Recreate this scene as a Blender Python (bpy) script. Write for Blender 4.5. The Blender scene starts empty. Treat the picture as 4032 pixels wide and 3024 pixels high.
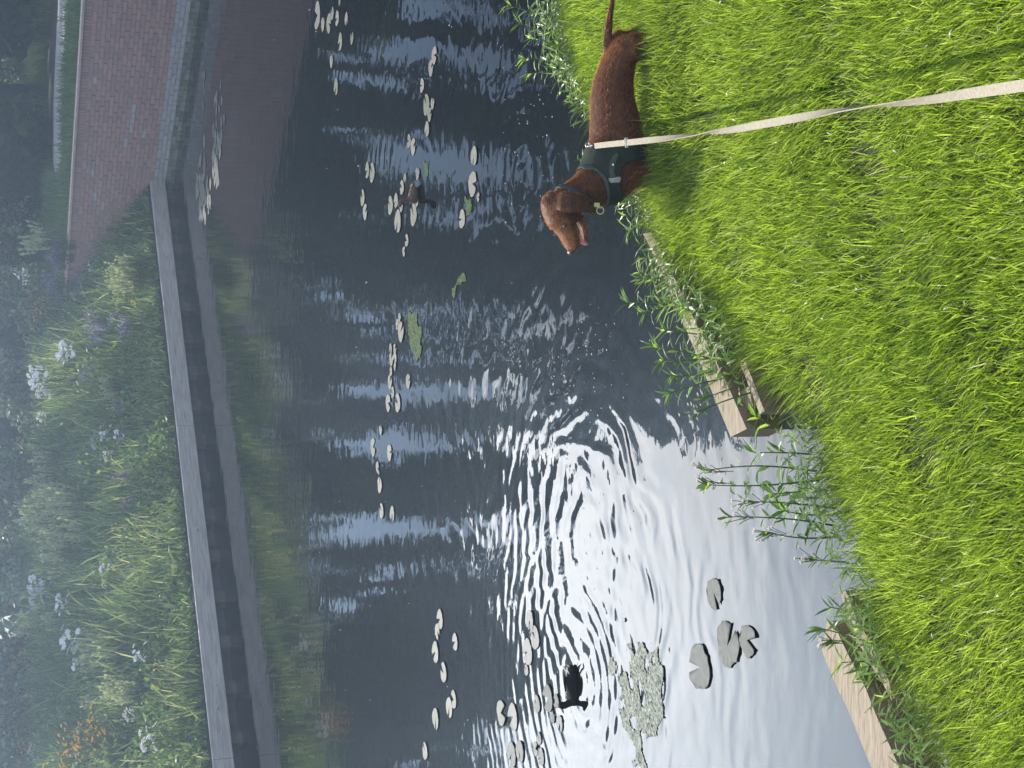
import bpy, math, random
import numpy as np
from mathutils import Vector, Matrix
random.seed(5)
rng = np.random.default_rng(11)
sc = bpy.context.scene
COL = sc.collection

# ------------------------------------------------------------------ camera geometry (photo pixels 4032 x 3024, shot on its side)
FPX, CAMH, PITCH = 5700.0, 2.5, math.radians(19.5)
Fw = np.array([0, math.cos(PITCH), -math.sin(PITCH)])
Dn = np.array([0, -math.sin(PITCH), -math.cos(PITCH)])
Rt = np.array([1.0, 0, 0])
EYE = np.array([0, 0, CAMH])
def ray(ix, iy): return Fw + (ix - 2016) / FPX * Dn + (1512 - iy) / FPX * Rt
def at(ix, iy, z):
    d = ray(ix, iy); return EYE + d * ((z - CAMH) / d[2])
def aty(ix, iy, y):
    d = ray(ix, iy); return EYE + d * (y / d[1])
def atd(ix, iy, t):
    d = ray(ix, iy); return EYE + d * (t / np.linalg.norm(d))
def proj(P):
    q = np.asarray(P, float) - EYE
    z = q @ Fw
    return np.stack([2016 + FPX * (q @ Dn) / z, 1512 - FPX * (q @ Rt) / z], -1)

# ------------------------------------------------------------------ scene helpers
class MB:
    def __init__(s): s.v = []; s.f = []; s.t = []; s.n = 0
    def add(s, verts, faces, tint=0.5):
        verts = [tuple(map(float, p)) for p in verts]
        s.v += verts; s.f += [tuple(i + s.n for i in f) for f in faces]
        s.t += ([tint] * len(verts)) if np.isscalar(tint) else list(tint)
        s.n += len(verts); return s
    def box(s, c, size, ax=None, tint=0.5):
        ax = np.eye(3) if ax is None else np.asarray(ax)
        c = np.asarray(c, float); h = np.asarray(size) / 2
        vs = [c + sx * h[0] * ax[0] + sy * h[1] * ax[1] + sz * h[2] * ax[2] for sx in (-1, 1) for sy in (-1, 1) for sz in (-1, 1)]
        return s.add(vs, [(0, 1, 3, 2), (4, 6, 7, 5), (0, 4, 5, 1), (2, 3, 7, 6), (0, 2, 6, 4), (1, 5, 7, 3)], tint)
    def prism(s, pts, thick, tint=0.5):
        n = len(pts); top = [np.asarray(p) for p in pts]; bot = [p - np.array([0, 0, thick]) for p in top]
        fs = [tuple(range(n)), tuple(range(2 * n - 1, n - 1, -1))] + [(i, i + n, (i + 1) % n + n, (i + 1) % n) for i in range(n)]
        return s.add(top + bot, fs, tint)
    def rings(s, rs, k=14, tint=0.5, cap=True):
        # rs: (centre, va, vb)
        vs = []
        for c, a, b in rs:
            c, a, b = np.asarray(c), np.asarray(a), np.asarray(b)
            for i in range(k):
                th = 2 * math.pi * i / k
                vs.append(c + a * math.cos(th) + b * math.sin(th))
        fs = []
        for j in range(len(rs) - 1):
            for i in range(k):
                fs.append((j * k + i, j * k + (i + 1) % k, (j + 1) * k + (i + 1) % k, (j + 1) * k + i))
        if cap:
            fs.append(tuple(range(k - 1, -1, -1))); m = (len(rs) - 1) * k
            fs.append(tuple(m + i for i in range(k)))
        return s.add(vs, fs, tint)
    def tube(s, pts, rad, k=6, tint=0.5):
        pts = [np.asarray(p, float) for p in pts]; rs = []
        rad = [rad] * len(pts) if np.isscalar(rad) else rad
        for i, p in enumerate(pts):
            t = pts[min(i + 1, len(pts) - 1)] - pts[max(i - 1, 0)]; t = t / (np.linalg.norm(t) + 1e-9)
            u = np.cross(t, [0, 0, 1.0]);
            if np.linalg.norm(u) < 1e-3: u = np.array([1.0, 0, 0])
            u = u / np.linalg.norm(u); w = np.cross(t, u)
            rs.append((p, u * rad[i], w * rad[i]))
        return s.rings(rs, k, tint)
    def leaf(s, base, d, up, L, W, bend=0.15, tint=0.5):
        d = np.asarray(d, float); d = d / np.linalg.norm(d); up = np.asarray(up, float)
        side = np.cross(d, up); side = side / (np.linalg.norm(side) + 1e-9); nr = np.cross(side, d)
        b = np.asarray(base, float)
        m1 = b + d * L * .35 - nr * bend * L * .15; m2 = b + d * L * .7 - nr * bend * L * .5; tip = b + d * L - nr * bend * L
        w = W / 2; c = nr * W * .18
        vs = [b, m1 + side * w + c, m1, m1 - side * w + c, m2 + side * w * .75 + c, m2, m2 - side * w * .75 + c, tip]
        return s.add(vs, [(0, 1, 2), (0, 2, 3), (1, 4, 5, 2), (2, 5, 6, 3), (4, 7, 5), (5, 7, 6)], tint)
    def build(s, name, mat, parent=None, smooth=False):
        off = Vector(parent['_base']) if parent is not None else Vector((0, 0, 0))
        me = bpy.data.meshes.new(name)
        me.from_pydata([(p[0] - off.x, p[1] - off.y, p[2] - off.z) for p in s.v], [], s.f)
        a = me.attributes.new('tint', 'FLOAT', 'POINT'); a.data.foreach_set('value', np.asarray(s.t, 'f'))
        return link(name, me, mat, parent, smooth)
def link(name, me, mat, parent=None, smooth=False):
    o = bpy.data.objects.new(name, me); COL.objects.link(o)
    if mat: me.materials.append(mat)
    if smooth: me.polygons.foreach_set('use_smooth', [True] * len(me.polygons))
    if parent is not None: o.parent = parent
    me.update(); return o
def npmesh(name, V, faces_flat, loop_tot, tint, mat, parent=None):
    me = bpy.data.meshes.new(name)
    V = np.asarray(V, 'f').reshape(-1, 3)
    if parent is not None: V = V - np.asarray(parent['_base'], 'f')
    me.vertices.add(len(V)); me.vertices.foreach_set('co', V.ravel())
    me.loops.add(len(faces_flat)); me.loops.foreach_set('vertex_index', np.asarray(faces_flat, 'i'))
    lt = np.asarray(loop_tot, 'i'); ls = np.concatenate([[0], np.cumsum(lt)[:-1]]).astype('i')
    me.polygons.add(len(lt)); me.polygons.foreach_set('loop_start', ls); me.polygons.foreach_set('loop_total', lt)
    a = me.attributes.new('tint', 'FLOAT', 'POINT'); a.data.foreach_set('value', np.asarray(tint, 'f'))
    me.update(calc_edges=True); me.validate()
    return link(name, me, mat, parent)
def tag(o, label=None, cat=None, group=None, kind=None):
    if label: o['label'] = label
    if cat: o['category'] = cat
    if group: o['group'] = group
    if kind: o['kind'] = kind
    return o
def empty(name, base, label, cat, group=None):
    o = bpy.data.objects.new(name, None); COL.objects.link(o); o.empty_display_size = .05
    o.location = [float(x) for x in base]; o['_base'] = [float(x) for x in base]
    return tag(o, label, cat, group)
def dup(root, loc, rot=0, scale=1, label=None, group=None):
    r = root.copy(); COL.objects.link(r); r.location = [float(x) for x in loc]; r.rotation_euler = (0, 0, rot); r.scale = (scale,) * 3
    if label: r['label'] = label
    if group: r['group'] = group
    for ch in root.children:
        c = ch.copy(); COL.objects.link(c); c.parent = r
    return r
ORD = ['', 'second ', 'third ', 'fourth ', 'fifth ', 'sixth ', 'seventh ', 'eighth ', 'ninth ', 'tenth ', 'eleventh ', 'twelfth ', 'thirteenth ', 'fourteenth ', 'fifteenth ',
       'sixteenth ', 'seventeenth ', 'eighteenth ', 'nineteenth ', 'twentieth ', 'twenty-first ', 'twenty-second ', 'twenty-third ', 'twenty-fourth ', 'twenty-fifth ',
       'twenty-sixth ', 'twenty-seventh ', 'twenty-eighth ', 'twenty-ninth ', 'thirtieth ', 'thirty-first ', 'thirty-second ', 'thirty-third ', 'thirty-fourth ',
       'thirty-fifth ', 'thirty-sixth ', 'thirty-seventh ', 'thirty-eighth ', 'thirty-ninth ', 'fortieth ']
def in_poly(x, y, P):
    x = np.asarray(x); y = np.asarray(y); r = np.zeros(x.shape, bool); n = len(P)
    for i in range(n):
        x1, y1 = P[i]; x2, y2 = P[(i + 1) % n]
        c = ((y1 > y) != (y2 > y)) & (x < (x2 - x1) * (y - y1) / (y2 - y1 + 1e-12) + x1); r ^= c
    return r
def vnoise(x, y, s=1.0, seed=0):
    r = np.random.default_rng(seed); v = 0
    for k in range(7):
        a = r.uniform(0, 6.28); w = s * r.uniform(.6, 1.7); v = v + np.sin((x * math.cos(a) + y * math.sin(a)) * w * 6.28 + r.uniform(0, 6.28))
    return v / 7 ** .5

# ------------------------------------------------------------------ materials
def new_mat(name):
    m = bpy.data.materials.new(name); m.use_nodes = True; nt = m.node_tree; nt.nodes.clear()
    return m, nt
def N(nt, t, **kw):
    n = nt.nodes.new(t)
    for k, v in kw.items():
        if k.startswith('i_'): n.inputs[k[2:].replace('_', ' ')].default_value = v
        else: setattr(n, k, v)
    return n
def ramp(nt, fac, cols):
    r = N(nt, 'ShaderNodeValToRGB'); e = r.color_ramp.elements
    while len(e) < len(cols): e.new(0.5)
    for i, (p, c) in enumerate(cols): e[i].position = p; e[i].color = (*c, 1)
    nt.links.new(fac, r.inputs['Fac']); return r.outputs['Color']
def leafmat(name, cols, trans=0.5, tcols=None, rough=.5, spec=.25):
    """leaf: diffuse + translucent, colour by the leaf's own tint"""
    m, nt = new_mat(name); L = nt.links.new
    at_ = N(nt, 'ShaderNodeAttribute', attribute_name='tint')
    c = ramp(nt, at_.outputs['Fac'], cols); c2 = ramp(nt, at_.outputs['Fac'], tcols or [(p, (min(1, a * 1.3), min(1, b * 1.3), g * .7)) for p, (a, b, g) in cols])
    p = N(nt, 'ShaderNodeBsdfPrincipled', i_Roughness=rough); p.inputs['Specular IOR Level'].default_value = spec; L(c, p.inputs['Base Color'])
    t = N(nt, 'ShaderNodeBsdfTranslucent'); L(c2, t.inputs['Color'])
    mx = N(nt, 'ShaderNodeMixShader'); mx.inputs[0].default_value = trans
    L(p.outputs[0], mx.inputs[1]); L(t.outputs[0], mx.inputs[2])
    o = N(nt, 'ShaderNodeOutputMaterial'); L(mx.outputs[0], o.inputs[0]); return m
def basic(name, cols, rough=.7, noise=20, bump=0.0, spec=.3, metal=0, attr=False, stretch=None, bdist=.002):
    m, nt = new_mat(name); L = nt.links.new
    tc = N(nt, 'ShaderNodeTexCoord'); src = tc.outputs['Object']
    if stretch:
        mp = N(nt, 'ShaderNodeMapping'); mp.inputs['Scale'].default_value = stretch[0]; mp.inputs['Rotation'].default_value = stretch[1]
        L(src, mp.inputs['Vector']); src = mp.outputs[0]
    nz = N(nt, 'ShaderNodeTexNoise', i_Scale=noise, i_Detail=6); L(src, nz.inputs['Vector'])
    if attr:
        a = N(nt, 'ShaderNodeAttribute', attribute_name='tint'); ma = N(nt, 'ShaderNodeMath', operation='MULTIPLY_ADD'); ma.inputs[1].default_value = .5
        L(nz.outputs['Fac'], ma.inputs[0]); mb = N(nt, 'ShaderNodeMath', operation='SUBTRACT'); L(a.outputs['Fac'], mb.inputs[0]); mb.inputs[1].default_value = .25
        L(mb.outputs[0], ma.inputs[2]); fac = ma.outputs[0]
    else: fac = nz.outputs['Fac']
    c = ramp(nt, fac, cols)
    p = N(nt, 'ShaderNodeBsdfPrincipled', i_Roughness=rough, i_Metallic=metal); p.inputs['Specular IOR Level'].default_value = spec; L(c, p.inputs['Base Color'])
    if bump:
        b = N(nt, 'ShaderNodeBump', i_Strength=bump, i_Distance=bdist); L(nz.outputs['Fac'], b.inputs['Height']); L(b.outputs[0], p.inputs['Normal'])
    o = N(nt, 'ShaderNodeOutputMaterial'); L(p.outputs[0], o.inputs[0]); return m

M = {}
M['lawn'] = leafmat('lawn blades', [(0, (.04, .075, .012)), (.45, (.14, .19, .026)), (.9, (.24, .29, .055)), (.97, (.40, .42, .20))], .55,
                    [(0, (.12, .24, .012)), (.45, (.40, .56, .04)), (.9, (.62, .78, .10)), (.97, (.6, .6, .35))], .36, .5)
M['soil'] = basic('dark soil', [(.3, (.018, .02, .008)), (.7, (.04, .045, .015))], .9, 30, .5)
M['meadow'] = leafmat('meadow blades', [(0, (.075, .125, .055)), (.5, (.14, .21, .095)), (.9, (.30, .38, .19)), (1, (.50, .50, .32))], .45)
M['weeds'] = leafmat('weed leaves', [(0, (.065, .12, .045)), (.5, (.13, .21, .08)), (1, (.27, .37, .15))], .45)
M['verge'] = leafmat('verge grass', [(0, (.09, .16, .05)), (.5, (.14, .22, .08)), (1, (.21, .29, .12))], .3, [(0, (.08, .14, .05)), (1, (.16, .24, .09))])
M['wort'] = leafmat('plant leaves', [(0, (.06, .13, .03)), (.5, (.12, .22, .05)), (1, (.22, .34, .09))], .55, [(0, (.16, .32, .03)), (.5, (.30, .52, .05)), (1, (.48, .66, .10))], .35, .5)
M['bankweed'] = leafmat('bank weed leaves', [(0, (.08, .15, .03)), (.5, (.15, .24, .05)), (1, (.26, .34, .12))], .5, [(0, (.2, .38, .03)), (.5, (.40, .58, .07)), (1, (.58, .70, .2))], .35, .5)
M['straw'] = leafmat('straw bits', [(0, (.45, .42, .28)), (1, (.72, .74, .68))], .35, rough=.3, spec=.6)
M['stem'] = leafmat('plant stems', [(0, (.07, .11, .04)), (1, (.14, .17, .07))], .2)
M['pinkflower'] = leafmat('pink petals', [(0, (.6, .45, .5)), (1, (.8, .75, .75))], .4)
M['white'] = leafmat('white petals', [(0, (.62, .66, .68)), (1, (.82, .84, .84))], .35, [(0, (.7, .72, .74)), (1, (.8, .8, .8))])
M['orange'] = leafmat('orange petals', [(0, (.45, .13, .02)), (.4, (.65, .28, .03)), (1, (.78, .45, .06))], .4)
M['yellow'] = leafmat('yellow petals', [(0, (.6, .45, .03)), (1, (.75, .62, .05))], .4)
M['purple'] = leafmat('violet petals', [(0, (.26, .20, .55)), (1, (.42, .34, .72))], .4)
M['magenta'] = leafmat('magenta petals', [(0, (.28, .08, .32)), (1, (.40, .18, .45))], .4)
M['seed'] = leafmat('seed heads', [(0, (.30, .36, .22)), (.5, (.45, .50, .34)), (1, (.58, .58, .44))], .4)
M['bigleaf'] = leafmat('broad leaves', [(0, (.11, .16, .09)), (1, (.18, .23, .13))], .4)
M['crown'] = leafmat('tree leaves', [(0, (.012, .032, .008)), (.5, (.026, .055, .013)), (1, (.045, .085, .02))], .3)
M['shrub'] = leafmat('shrub leaves', [(0, (.07, .11, .06)), (.5, (.17, .23, .13)), (1, (.32, .38, .25))], .25)
M['bark'] = basic('bark', [(.3, (.03, .024, .018)), (.7, (.08, .065, .05))], .9, 12, .6)
M['padbacklit'] = basic('backlit lily pad', [(0, (.09, .095, .085)), (.5, (.16, .165, .15)), (1, (.26, .255, .24))], .65, 24, .3, .12, attr=True, bdist=.002)  # grey look of pads seen against the light, put into their colour
M['pad'] = basic('lily pad', [(0, (.075, .09, .055)), (.5, (.12, .125, .10)), (1, (.165, .15, .135))], .6, 24, .3, .2, attr=True, bdist=.002)
M['algae'] = basic('green algae', [(.3, (.015, .03, .006)), (.6, (.035, .07, .010)), (.8, (.09, .14, .02))], .6, 60, .8, .08, bdist=.006)
M['scum'] = basic('grey algae', [(.3, (.05, .065, .05)), (.5, (.13, .15, .115)), (.75, (.34, .36, .29))], .55, 90, 1.0, .15, bdist=.004)
M['fluff'] = basic('floating fluff', [(.3, (.7, .68, .6)), (.7, (.8, .8, .75))], .8, 10)
M['plank'] = basic('grey plank', [(.25, (.24, .22, .20)), (.5, (.43, .40, .37)), (.75, (.56, .53, .50))], .8, 3, .4, .2, stretch=((1.2, 1.2, 22), (0, 0, 0)))
M['postwood'] = basic('wet post wood', [(.3, (.04, .033, .028)), (.7, (.15, .125, .105))], .7, 6, .4)
_p0 = at(2877, 1721, .4); _p1 = at(2546, 946, .4); _ang = math.atan2(_p1[1] - _p0[1], _p1[0] - _p0[0])
M['beam'] = basic('weathered beam', [(.25, (.10, .07, .045)), (.42, (.21, .165, .11)), (.6, (.30, .24, .17)), (.8, (.37, .31, .225))], .75, 9, .6, .3, stretch=((2.2, 34, 34), (0, 0, -_ang)))
M['path'] = basic('pale gravel path', [(.3, (.36, .36, .35)), (.7, (.48, .48, .46))], .9, 40, .3)
M['brick'] = basic('red brick', [(0, (.11, .13, .07)), (.25, (.36, .36, .34)), (.45, (.46, .45, .45)), (.55, (.34, .225, .20)), (.75, (.43, .26, .225)), (1, (.50, .31, .265))], .85, 14, .5, .2, attr=True, bdist=.004)
M['mortar'] = basic('mortar', [(.3, (.36, .36, .35)), (.7, (.48, .47, .45))], .95, 40, .3)
M['coping'] = basic('coping', [(.3, (.44, .32, .29)), (.7, (.55, .42, .38))], .8, 8, .3)
M['metal'] = basic('bright metal', [(.3, (.62, .60, .56)), (.7, (.75, .73, .70))], .25, 30, 0, .5, 1)
M['bolt'] = basic('zinc bolt', [(.3, (.55, .56, .57)), (.7, (.68, .69, .70))], .4, 30, 0, .5, .6)
M['web'] = basic('cream webbing', [(.3, (.26, .225, .165)), (.7, (.36, .32, .235))], .8, 160, .5, .2, bdist=.001)
M['harness'] = basic('dark green harness cloth', [(.3, (.014, .020, .014)), (.7, (.030, .038, .028))], .8, 90, .5, .25, bdist=.0012)
M['strap'] = basic('green strap', [(.3, (.04, .054, .044)), (.7, (.065, .08, .068))], .8, 90, .4, .25, bdist=.001)
M['patch'] = basic('pale sewn patch', [(.35, (.20, .21, .17)), (.6, (.30, .31, .26))], .7, 120, .3)
M['collar'] = basic('dark collar', [(.3, (.02, .024, .028)), (.7, (.05, .055, .06))], .6, 60, .2)
M['yellowtag'] = basic('yellow green tag', [(.3, (.38, .40, .14)), (.7, (.50, .50, .22))], .4, 20, 0, .5)
M['tongue'] = basic('tongue', [(.3, (.55, .16, .14)), (.7, (.68, .24, .2))], .35, 60, .2, .5)
M['teeth'] = basic('teeth', [(.3, (.5, .46, .36)), (.7, (.62, .58, .46))], .4, 60)
M['nose'] = basic('dog nose', [(.3, (.05, .025, .018)), (.7, (.09, .045, .03))], .4, 90, .3, .5)
M['eye'] = basic('dog eye', [(.3, (.02, .012, .006)), (.7, (.05, .03, .01))], .1, 10, 0, .6)
M['duck'] = basic('dark down', [(.3, (.006, .005, .005)), (.7, (.018, .014, .012))], .8, 60, .5, .08)
M['duckbrown'] = basic('brown down', [(.25, (.06, .038, .028)), (.7, (.15, .10, .075))], .8, 60, .5)
M['tan'] = basic('tan down', [(.3, (.28, .17, .08)), (.7, (.38, .24, .12))], .8, 60, .5)
M['bill'] = basic('duck bill', [(.3, (.05, .04, .035)), (.7, (.10, .08, .07))], .5, 30)
M['tailwhite'] = basic('pale tail down', [(.3, (.3, .3, .28)), (.7, (.5, .5, .48))], .8, 30)

def fur_mat(name, trans):
    m, nt = new_mat(name); L = nt.links.new
    a = N(nt, 'ShaderNodeAttribute', attribute_name='tint')
    tc = N(nt, 'ShaderNodeTexCoord'); nz = N(nt, 'ShaderNodeTexNoise', i_Scale=55, i_Detail=4); L(tc.outputs['Object'], nz.inputs['Vector'])
    ma = N(nt, 'ShaderNodeMath', operation='MULTIPLY_ADD'); ma.inputs[1].default_value = .5; L(nz.outputs['Fac'], ma.inputs[0])
    sb = N(nt, 'ShaderNodeMath', operation='SUBTRACT'); sb.inputs[1].default_value = .25; L(a.outputs['Fac'], sb.inputs[0]); L(sb.outputs[0], ma.inputs[2])
    c = ramp(nt, ma.outputs[0], [(.05, (.02, .010, .007)), (.4, (.066, .031, .017)), (.7, (.25, .105, .046)), (1, (.58, .31, .15))])
    p = N(nt, 'ShaderNodeBsdfPrincipled', i_Roughness=.55); p.inputs['Specular IOR Level'].default_value = .12; L(c, p.inputs['Base Color'])
    p.inputs['Sheen Weight'].default_value = .45; p.inputs['Sheen Roughness'].default_value = .35; p.inputs['Sheen Tint'].default_value = (.9, .38, .12, 1)
    b = N(nt, 'ShaderNodeBump', i_Strength=.5, i_Distance=.003); nz2 = N(nt, 'ShaderNodeTexNoise', i_Scale=140, i_Detail=3)
    mp = N(nt, 'ShaderNodeMapping'); mp.inputs['Scale'].default_value = (.35, 1, 1); L(tc.outputs['Object'], mp.inputs['Vector']); L(mp.outputs[0], nz2.inputs['Vector'])
    L(nz2.outputs['Fac'], b.inputs['Height']); L(b.outputs[0], p.inputs['Normal'])
    o = N(nt, 'ShaderNodeOutputMaterial')
    if trans:
        t = N(nt, 'ShaderNodeBsdfTranslucent'); t.inputs['Color'].default_value = (.85, .42, .17, 1); mx = N(nt, 'ShaderNodeMixShader'); mx.inputs[0].default_value = trans
        L(p.outputs[0], mx.inputs[1]); L(t.outputs[0], mx.inputs[2]); L(mx.outputs[0], o.inputs[0])
    else: L(p.outputs[0], o.inputs[0])
    return m
M['fur'] = fur_mat('brown coat', 0); M['hair'] = fur_mat('brown hairs', .6)

# ------------------------------------------------------------------ light and sky
SUN_AZ, SUN_EL = math.radians(-15), math.radians(39)
sdir = Vector((math.sin(SUN_AZ) * math.cos(SUN_EL), math.cos(SUN_AZ) * math.cos(SUN_EL), math.sin(SUN_EL)))
sl = bpy.data.lights.new('sun', 'SUN'); sl.energy = 5.0; sl.angle = math.radians(.53); sl.color = (1, .93, .80)
so = bpy.data.objects.new('sun', sl); COL.objects.link(so); so.rotation_euler = (-sdir).to_track_quat('-Z', 'Y').to_euler()
w = bpy.data.worlds.new('World'); sc.world = w; w.use_nodes = True
nt = w.node_tree; nt.nodes.clear(); L = nt.links.new
sky = N(nt, 'ShaderNodeTexSky', sky_type='NISHITA', sun_disc=False, sun_elevation=SUN_EL, sun_rotation=SUN_AZ, air_density=.8, dust_density=.15, ozone_density=2.0)
tc = N(nt, 'ShaderNodeTexCoord')
def dirv(az, el): az, el = math.radians(az), math.radians(el); return (math.sin(az) * math.cos(el), math.cos(az) * math.cos(el), math.sin(el))
nz = N(nt, 'ShaderNodeTexNoise', i_Scale=5.5, i_Detail=8, i_Roughness=.55); L(tc.outputs['Generated'], nz.inputs['Vector'])
spz = N(nt, 'ShaderNodeSeparateXYZ'); L(tc.outputs['Generated'], spz.inputs[0])
def zwin(a, b):
    n_ = N(nt, 'ShaderNodeMapRange', interpolation_type='SMOOTHSTEP'); n_.inputs['From Min'].default_value = a; n_.inputs['From Max'].default_value = b; L(spz.outputs['Z'], n_.inputs['Value']); return n_.outputs[0]
def cloud(prev, az, el, lo, hi, col, amt, nsc, win=None):
    dt = N(nt, 'ShaderNodeVectorMath', operation='DOT_PRODUCT'); L(tc.outputs['Generated'], dt.inputs[0]); dt.inputs[1].default_value = dirv(az, el)
    ns = N(nt, 'ShaderNodeMath', operation='MULTIPLY_ADD'); ns.inputs[1].default_value = nsc; L(nz.outputs['Fac'], ns.inputs[0]); L(dt.outputs['Value'], ns.inputs[2])
    mr = N(nt, 'ShaderNodeMapRange', interpolation_type='SMOOTHSTEP'); mr.inputs['From Min'].default_value = lo + nsc * .5; mr.inputs['From Max'].default_value = hi + nsc * .5; mr.inputs['To Max'].default_value = amt; L(ns.outputs[0], mr.inputs['Value'])
    fac = mr.outputs[0]
    for w_ in (win or ()):
        mm_ = N(nt, 'ShaderNodeMath', operation='MULTIPLY'); L(fac, mm_.inputs[0]); L(w_, mm_.inputs[1]); fac = mm_.outputs[0]
    mx = N(nt, 'ShaderNodeMix', data_type='RGBA'); mx.inputs['B'].default_value = (*col, 1); L(fac, mx.inputs['Factor']); L(prev, mx.inputs['A']); return mx.outputs['Result']
c_ = cloud(sky.outputs[0], 175, 48, .2, .75, (42, 43, 46), .24, .25)  # unseen bright cloud behind the camera, added to lift the ambient light
c_ = cloud(c_, -18, 40, .925, .965, (29, 27.6, 27.4), 1, .05, (zwin(.29, .36),))
c_ = cloud(c_, -12, 27, .962, .984, (118, 113, 107), 1, .02, (zwin(.30, .35), zwin(.57, .40)))
nz2 = N(nt, 'ShaderNodeTexNoise', i_Scale=9, i_Detail=8, i_Roughness=.6); L(tc.outputs['Generated'], nz2.inputs['Vector'])
dk = ramp(nt, nz2.outputs['Fac'], [(.35, (.72, .74, .78)), (.6, (1, 1, 1))])
mx2 = N(nt, 'ShaderNodeMix', data_type='RGBA', blend_type='MULTIPLY'); mx2.inputs['Factor'].default_value = 1; L(c_, mx2.inputs['A']); L(dk, mx2.inputs['B'])
bg = N(nt, 'ShaderNodeBackground'); bg.inputs['Strength'].default_value = .07; L(mx2.outputs['Result'], bg.inputs['Color'])
wo = N(nt, 'ShaderNodeOutputWorld'); L(bg.outputs[0], wo.inputs['Surface'])

# ------------------------------------------------------------------ camera
cam = bpy.data.cameras.new('camera'); co = bpy.data.objects.new('camera', cam); COL.objects.link(co)
cam.sensor_fit = 'HORIZONTAL'; cam.sensor_width = 36; cam.lens = 36 * FPX / 4032; cam.clip_end = 600; cam.clip_start = .05
m = Matrix((( Dn[0], Rt[0], -Fw[0], 0), (Dn[1], Rt[1], -Fw[1], 0), (Dn[2], Rt[2], -Fw[2], CAMH), (0, 0, 0, 1)))
co.matrix_world = m; sc.camera = co
sc.view_settings.view_transform = 'Standard'; sc.view_settings.look = 'None'; sc.view_settings.gamma = 1; sc.view_settings.exposure = 0.9
sc.cycles.max_bounces = 8; sc.cycles.transparent_max_bounces = 4; sc.cycles.volume_bounces = 0; sc.cycles.caustics_reflective = False; sc.cycles.caustics_refractive = False
sc.cycles.sample_clamp_indirect = 6

# ------------------------------------------------------------------ water
DUCK1 = at(2258, 2700, 0); DUCK2 = at(1641, 770, 0)
def water_mat():
    m, nt = new_mat('pond water'); L = nt.links.new
    geo = N(nt, 'ShaderNodeNewGeometry'); pos = geo.outputs['Position']
    def math_(op, a, b=None, c=None):
        n = N(nt, 'ShaderNodeMath', operation=op)
        for i, x in enumerate((a, b, c)):
            if x is None: continue
            if hasattr(x, 'is_linked'): L(x, n.inputs[i])
            else: n.inputs[i].default_value = x
        return n.outputs[0]
    def noise(scale, detail, sx=1, sy=1, rot=0):
        mp = N(nt, 'ShaderNodeMapping'); mp.inputs['Scale'].default_value = (sx, sy, 1); mp.inputs['Rotation'].default_value = (0, 0, rot); L(pos, mp.inputs['Vector'])
        n = N(nt, 'ShaderNodeTexNoise', i_Scale=scale, i_Detail=detail, i_Roughness=.5); L(mp.outputs[0], n.inputs['Vector']); return n.outputs['Fac']
    warp = noise(1.7, 3)
    def rings(c, lam, amp, r0, fall, wamt=.5):
        d = N(nt, 'ShaderNodeVectorMath', operation='DISTANCE'); L(pos, d.inputs[0]); d.inputs[1].default_value = tuple(c)
        r = d.outputs['Value']
        ph = math_('MULTIPLY_ADD', warp, wamt, r)
        s = math_('SINE', math_('MULTIPLY', ph, 2 * math.pi / lam))
        env = math_('POWER', 2.718, math_('MULTIPLY', math_('ABSOLUTE', math_('SUBTRACT', r, r0)), -1 / fall))
        return math_('MULTIPLY', math_('MULTIPLY', s, env), amp)
    tot = math_('MULTIPLY', noise(3.2, 2, 1, 1.25, .3), .0028)
    tot = math_('MULTIPLY_ADD', noise(11, 2, .7, 1.3, -.2), .0005, tot)
    patch = noise(.55, 2)
    tot = math_('MULTIPLY', tot, math_('MULTIPLY_ADD', patch, 1.6, .2))
    for c, lam, amp, r0, fall, wa in ((DUCK1, .085, .0005, .5, .45, .2), (at(2300, 2130, 0), .15, .0009, .45, .5, .42), (at(2330, 2350, 0), .12, .0006, .7, .5, .5), (at(1950, 1550, 0), .22, .0005, .8, .8, .5), (at(2050, 700, 0), .16, .0005, .3, .7, .4), (DUCK2, .13, .0004, .2, .7, .2)):
        tot = math_('ADD', tot, rings(c, lam, amp, r0, fall, wa))
    b = N(nt, 'ShaderNodeBump', i_Strength=1.0, i_Distance=1.0); L(tot, b.inputs['Height'])
    murk = N(nt, 'ShaderNodeTexNoise', i_Scale=.9, i_Detail=5); L(pos, murk.inputs['Vector'])
    c = ramp(nt, murk.outputs['Fac'], [(.35, (.001, .0013, .0012)), (.6, (.002, .0026, .0016)), (.75, (.005, .0065, .0025))])
    p = N(nt, 'ShaderNodeBsdfPrincipled', i_Roughness=.015, i_IOR=1.33); L(c, p.inputs['Base Color']); L(b.outputs[0], p.inputs['Normal'])
    o = N(nt, 'ShaderNodeOutputMaterial'); L(p.outputs[0], o.inputs[0]); return m
mb = MB(); mb.add([(-40, -8, 0), (40, -8, 0), (40, 60, 0), (-40, 60, 0)], [(0, 1, 2, 3)])
tag(mb.build('water', water_mat()), 'dark rippled pond water reflecting trees and a bright cloud', 'water', kind='structure')

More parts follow.
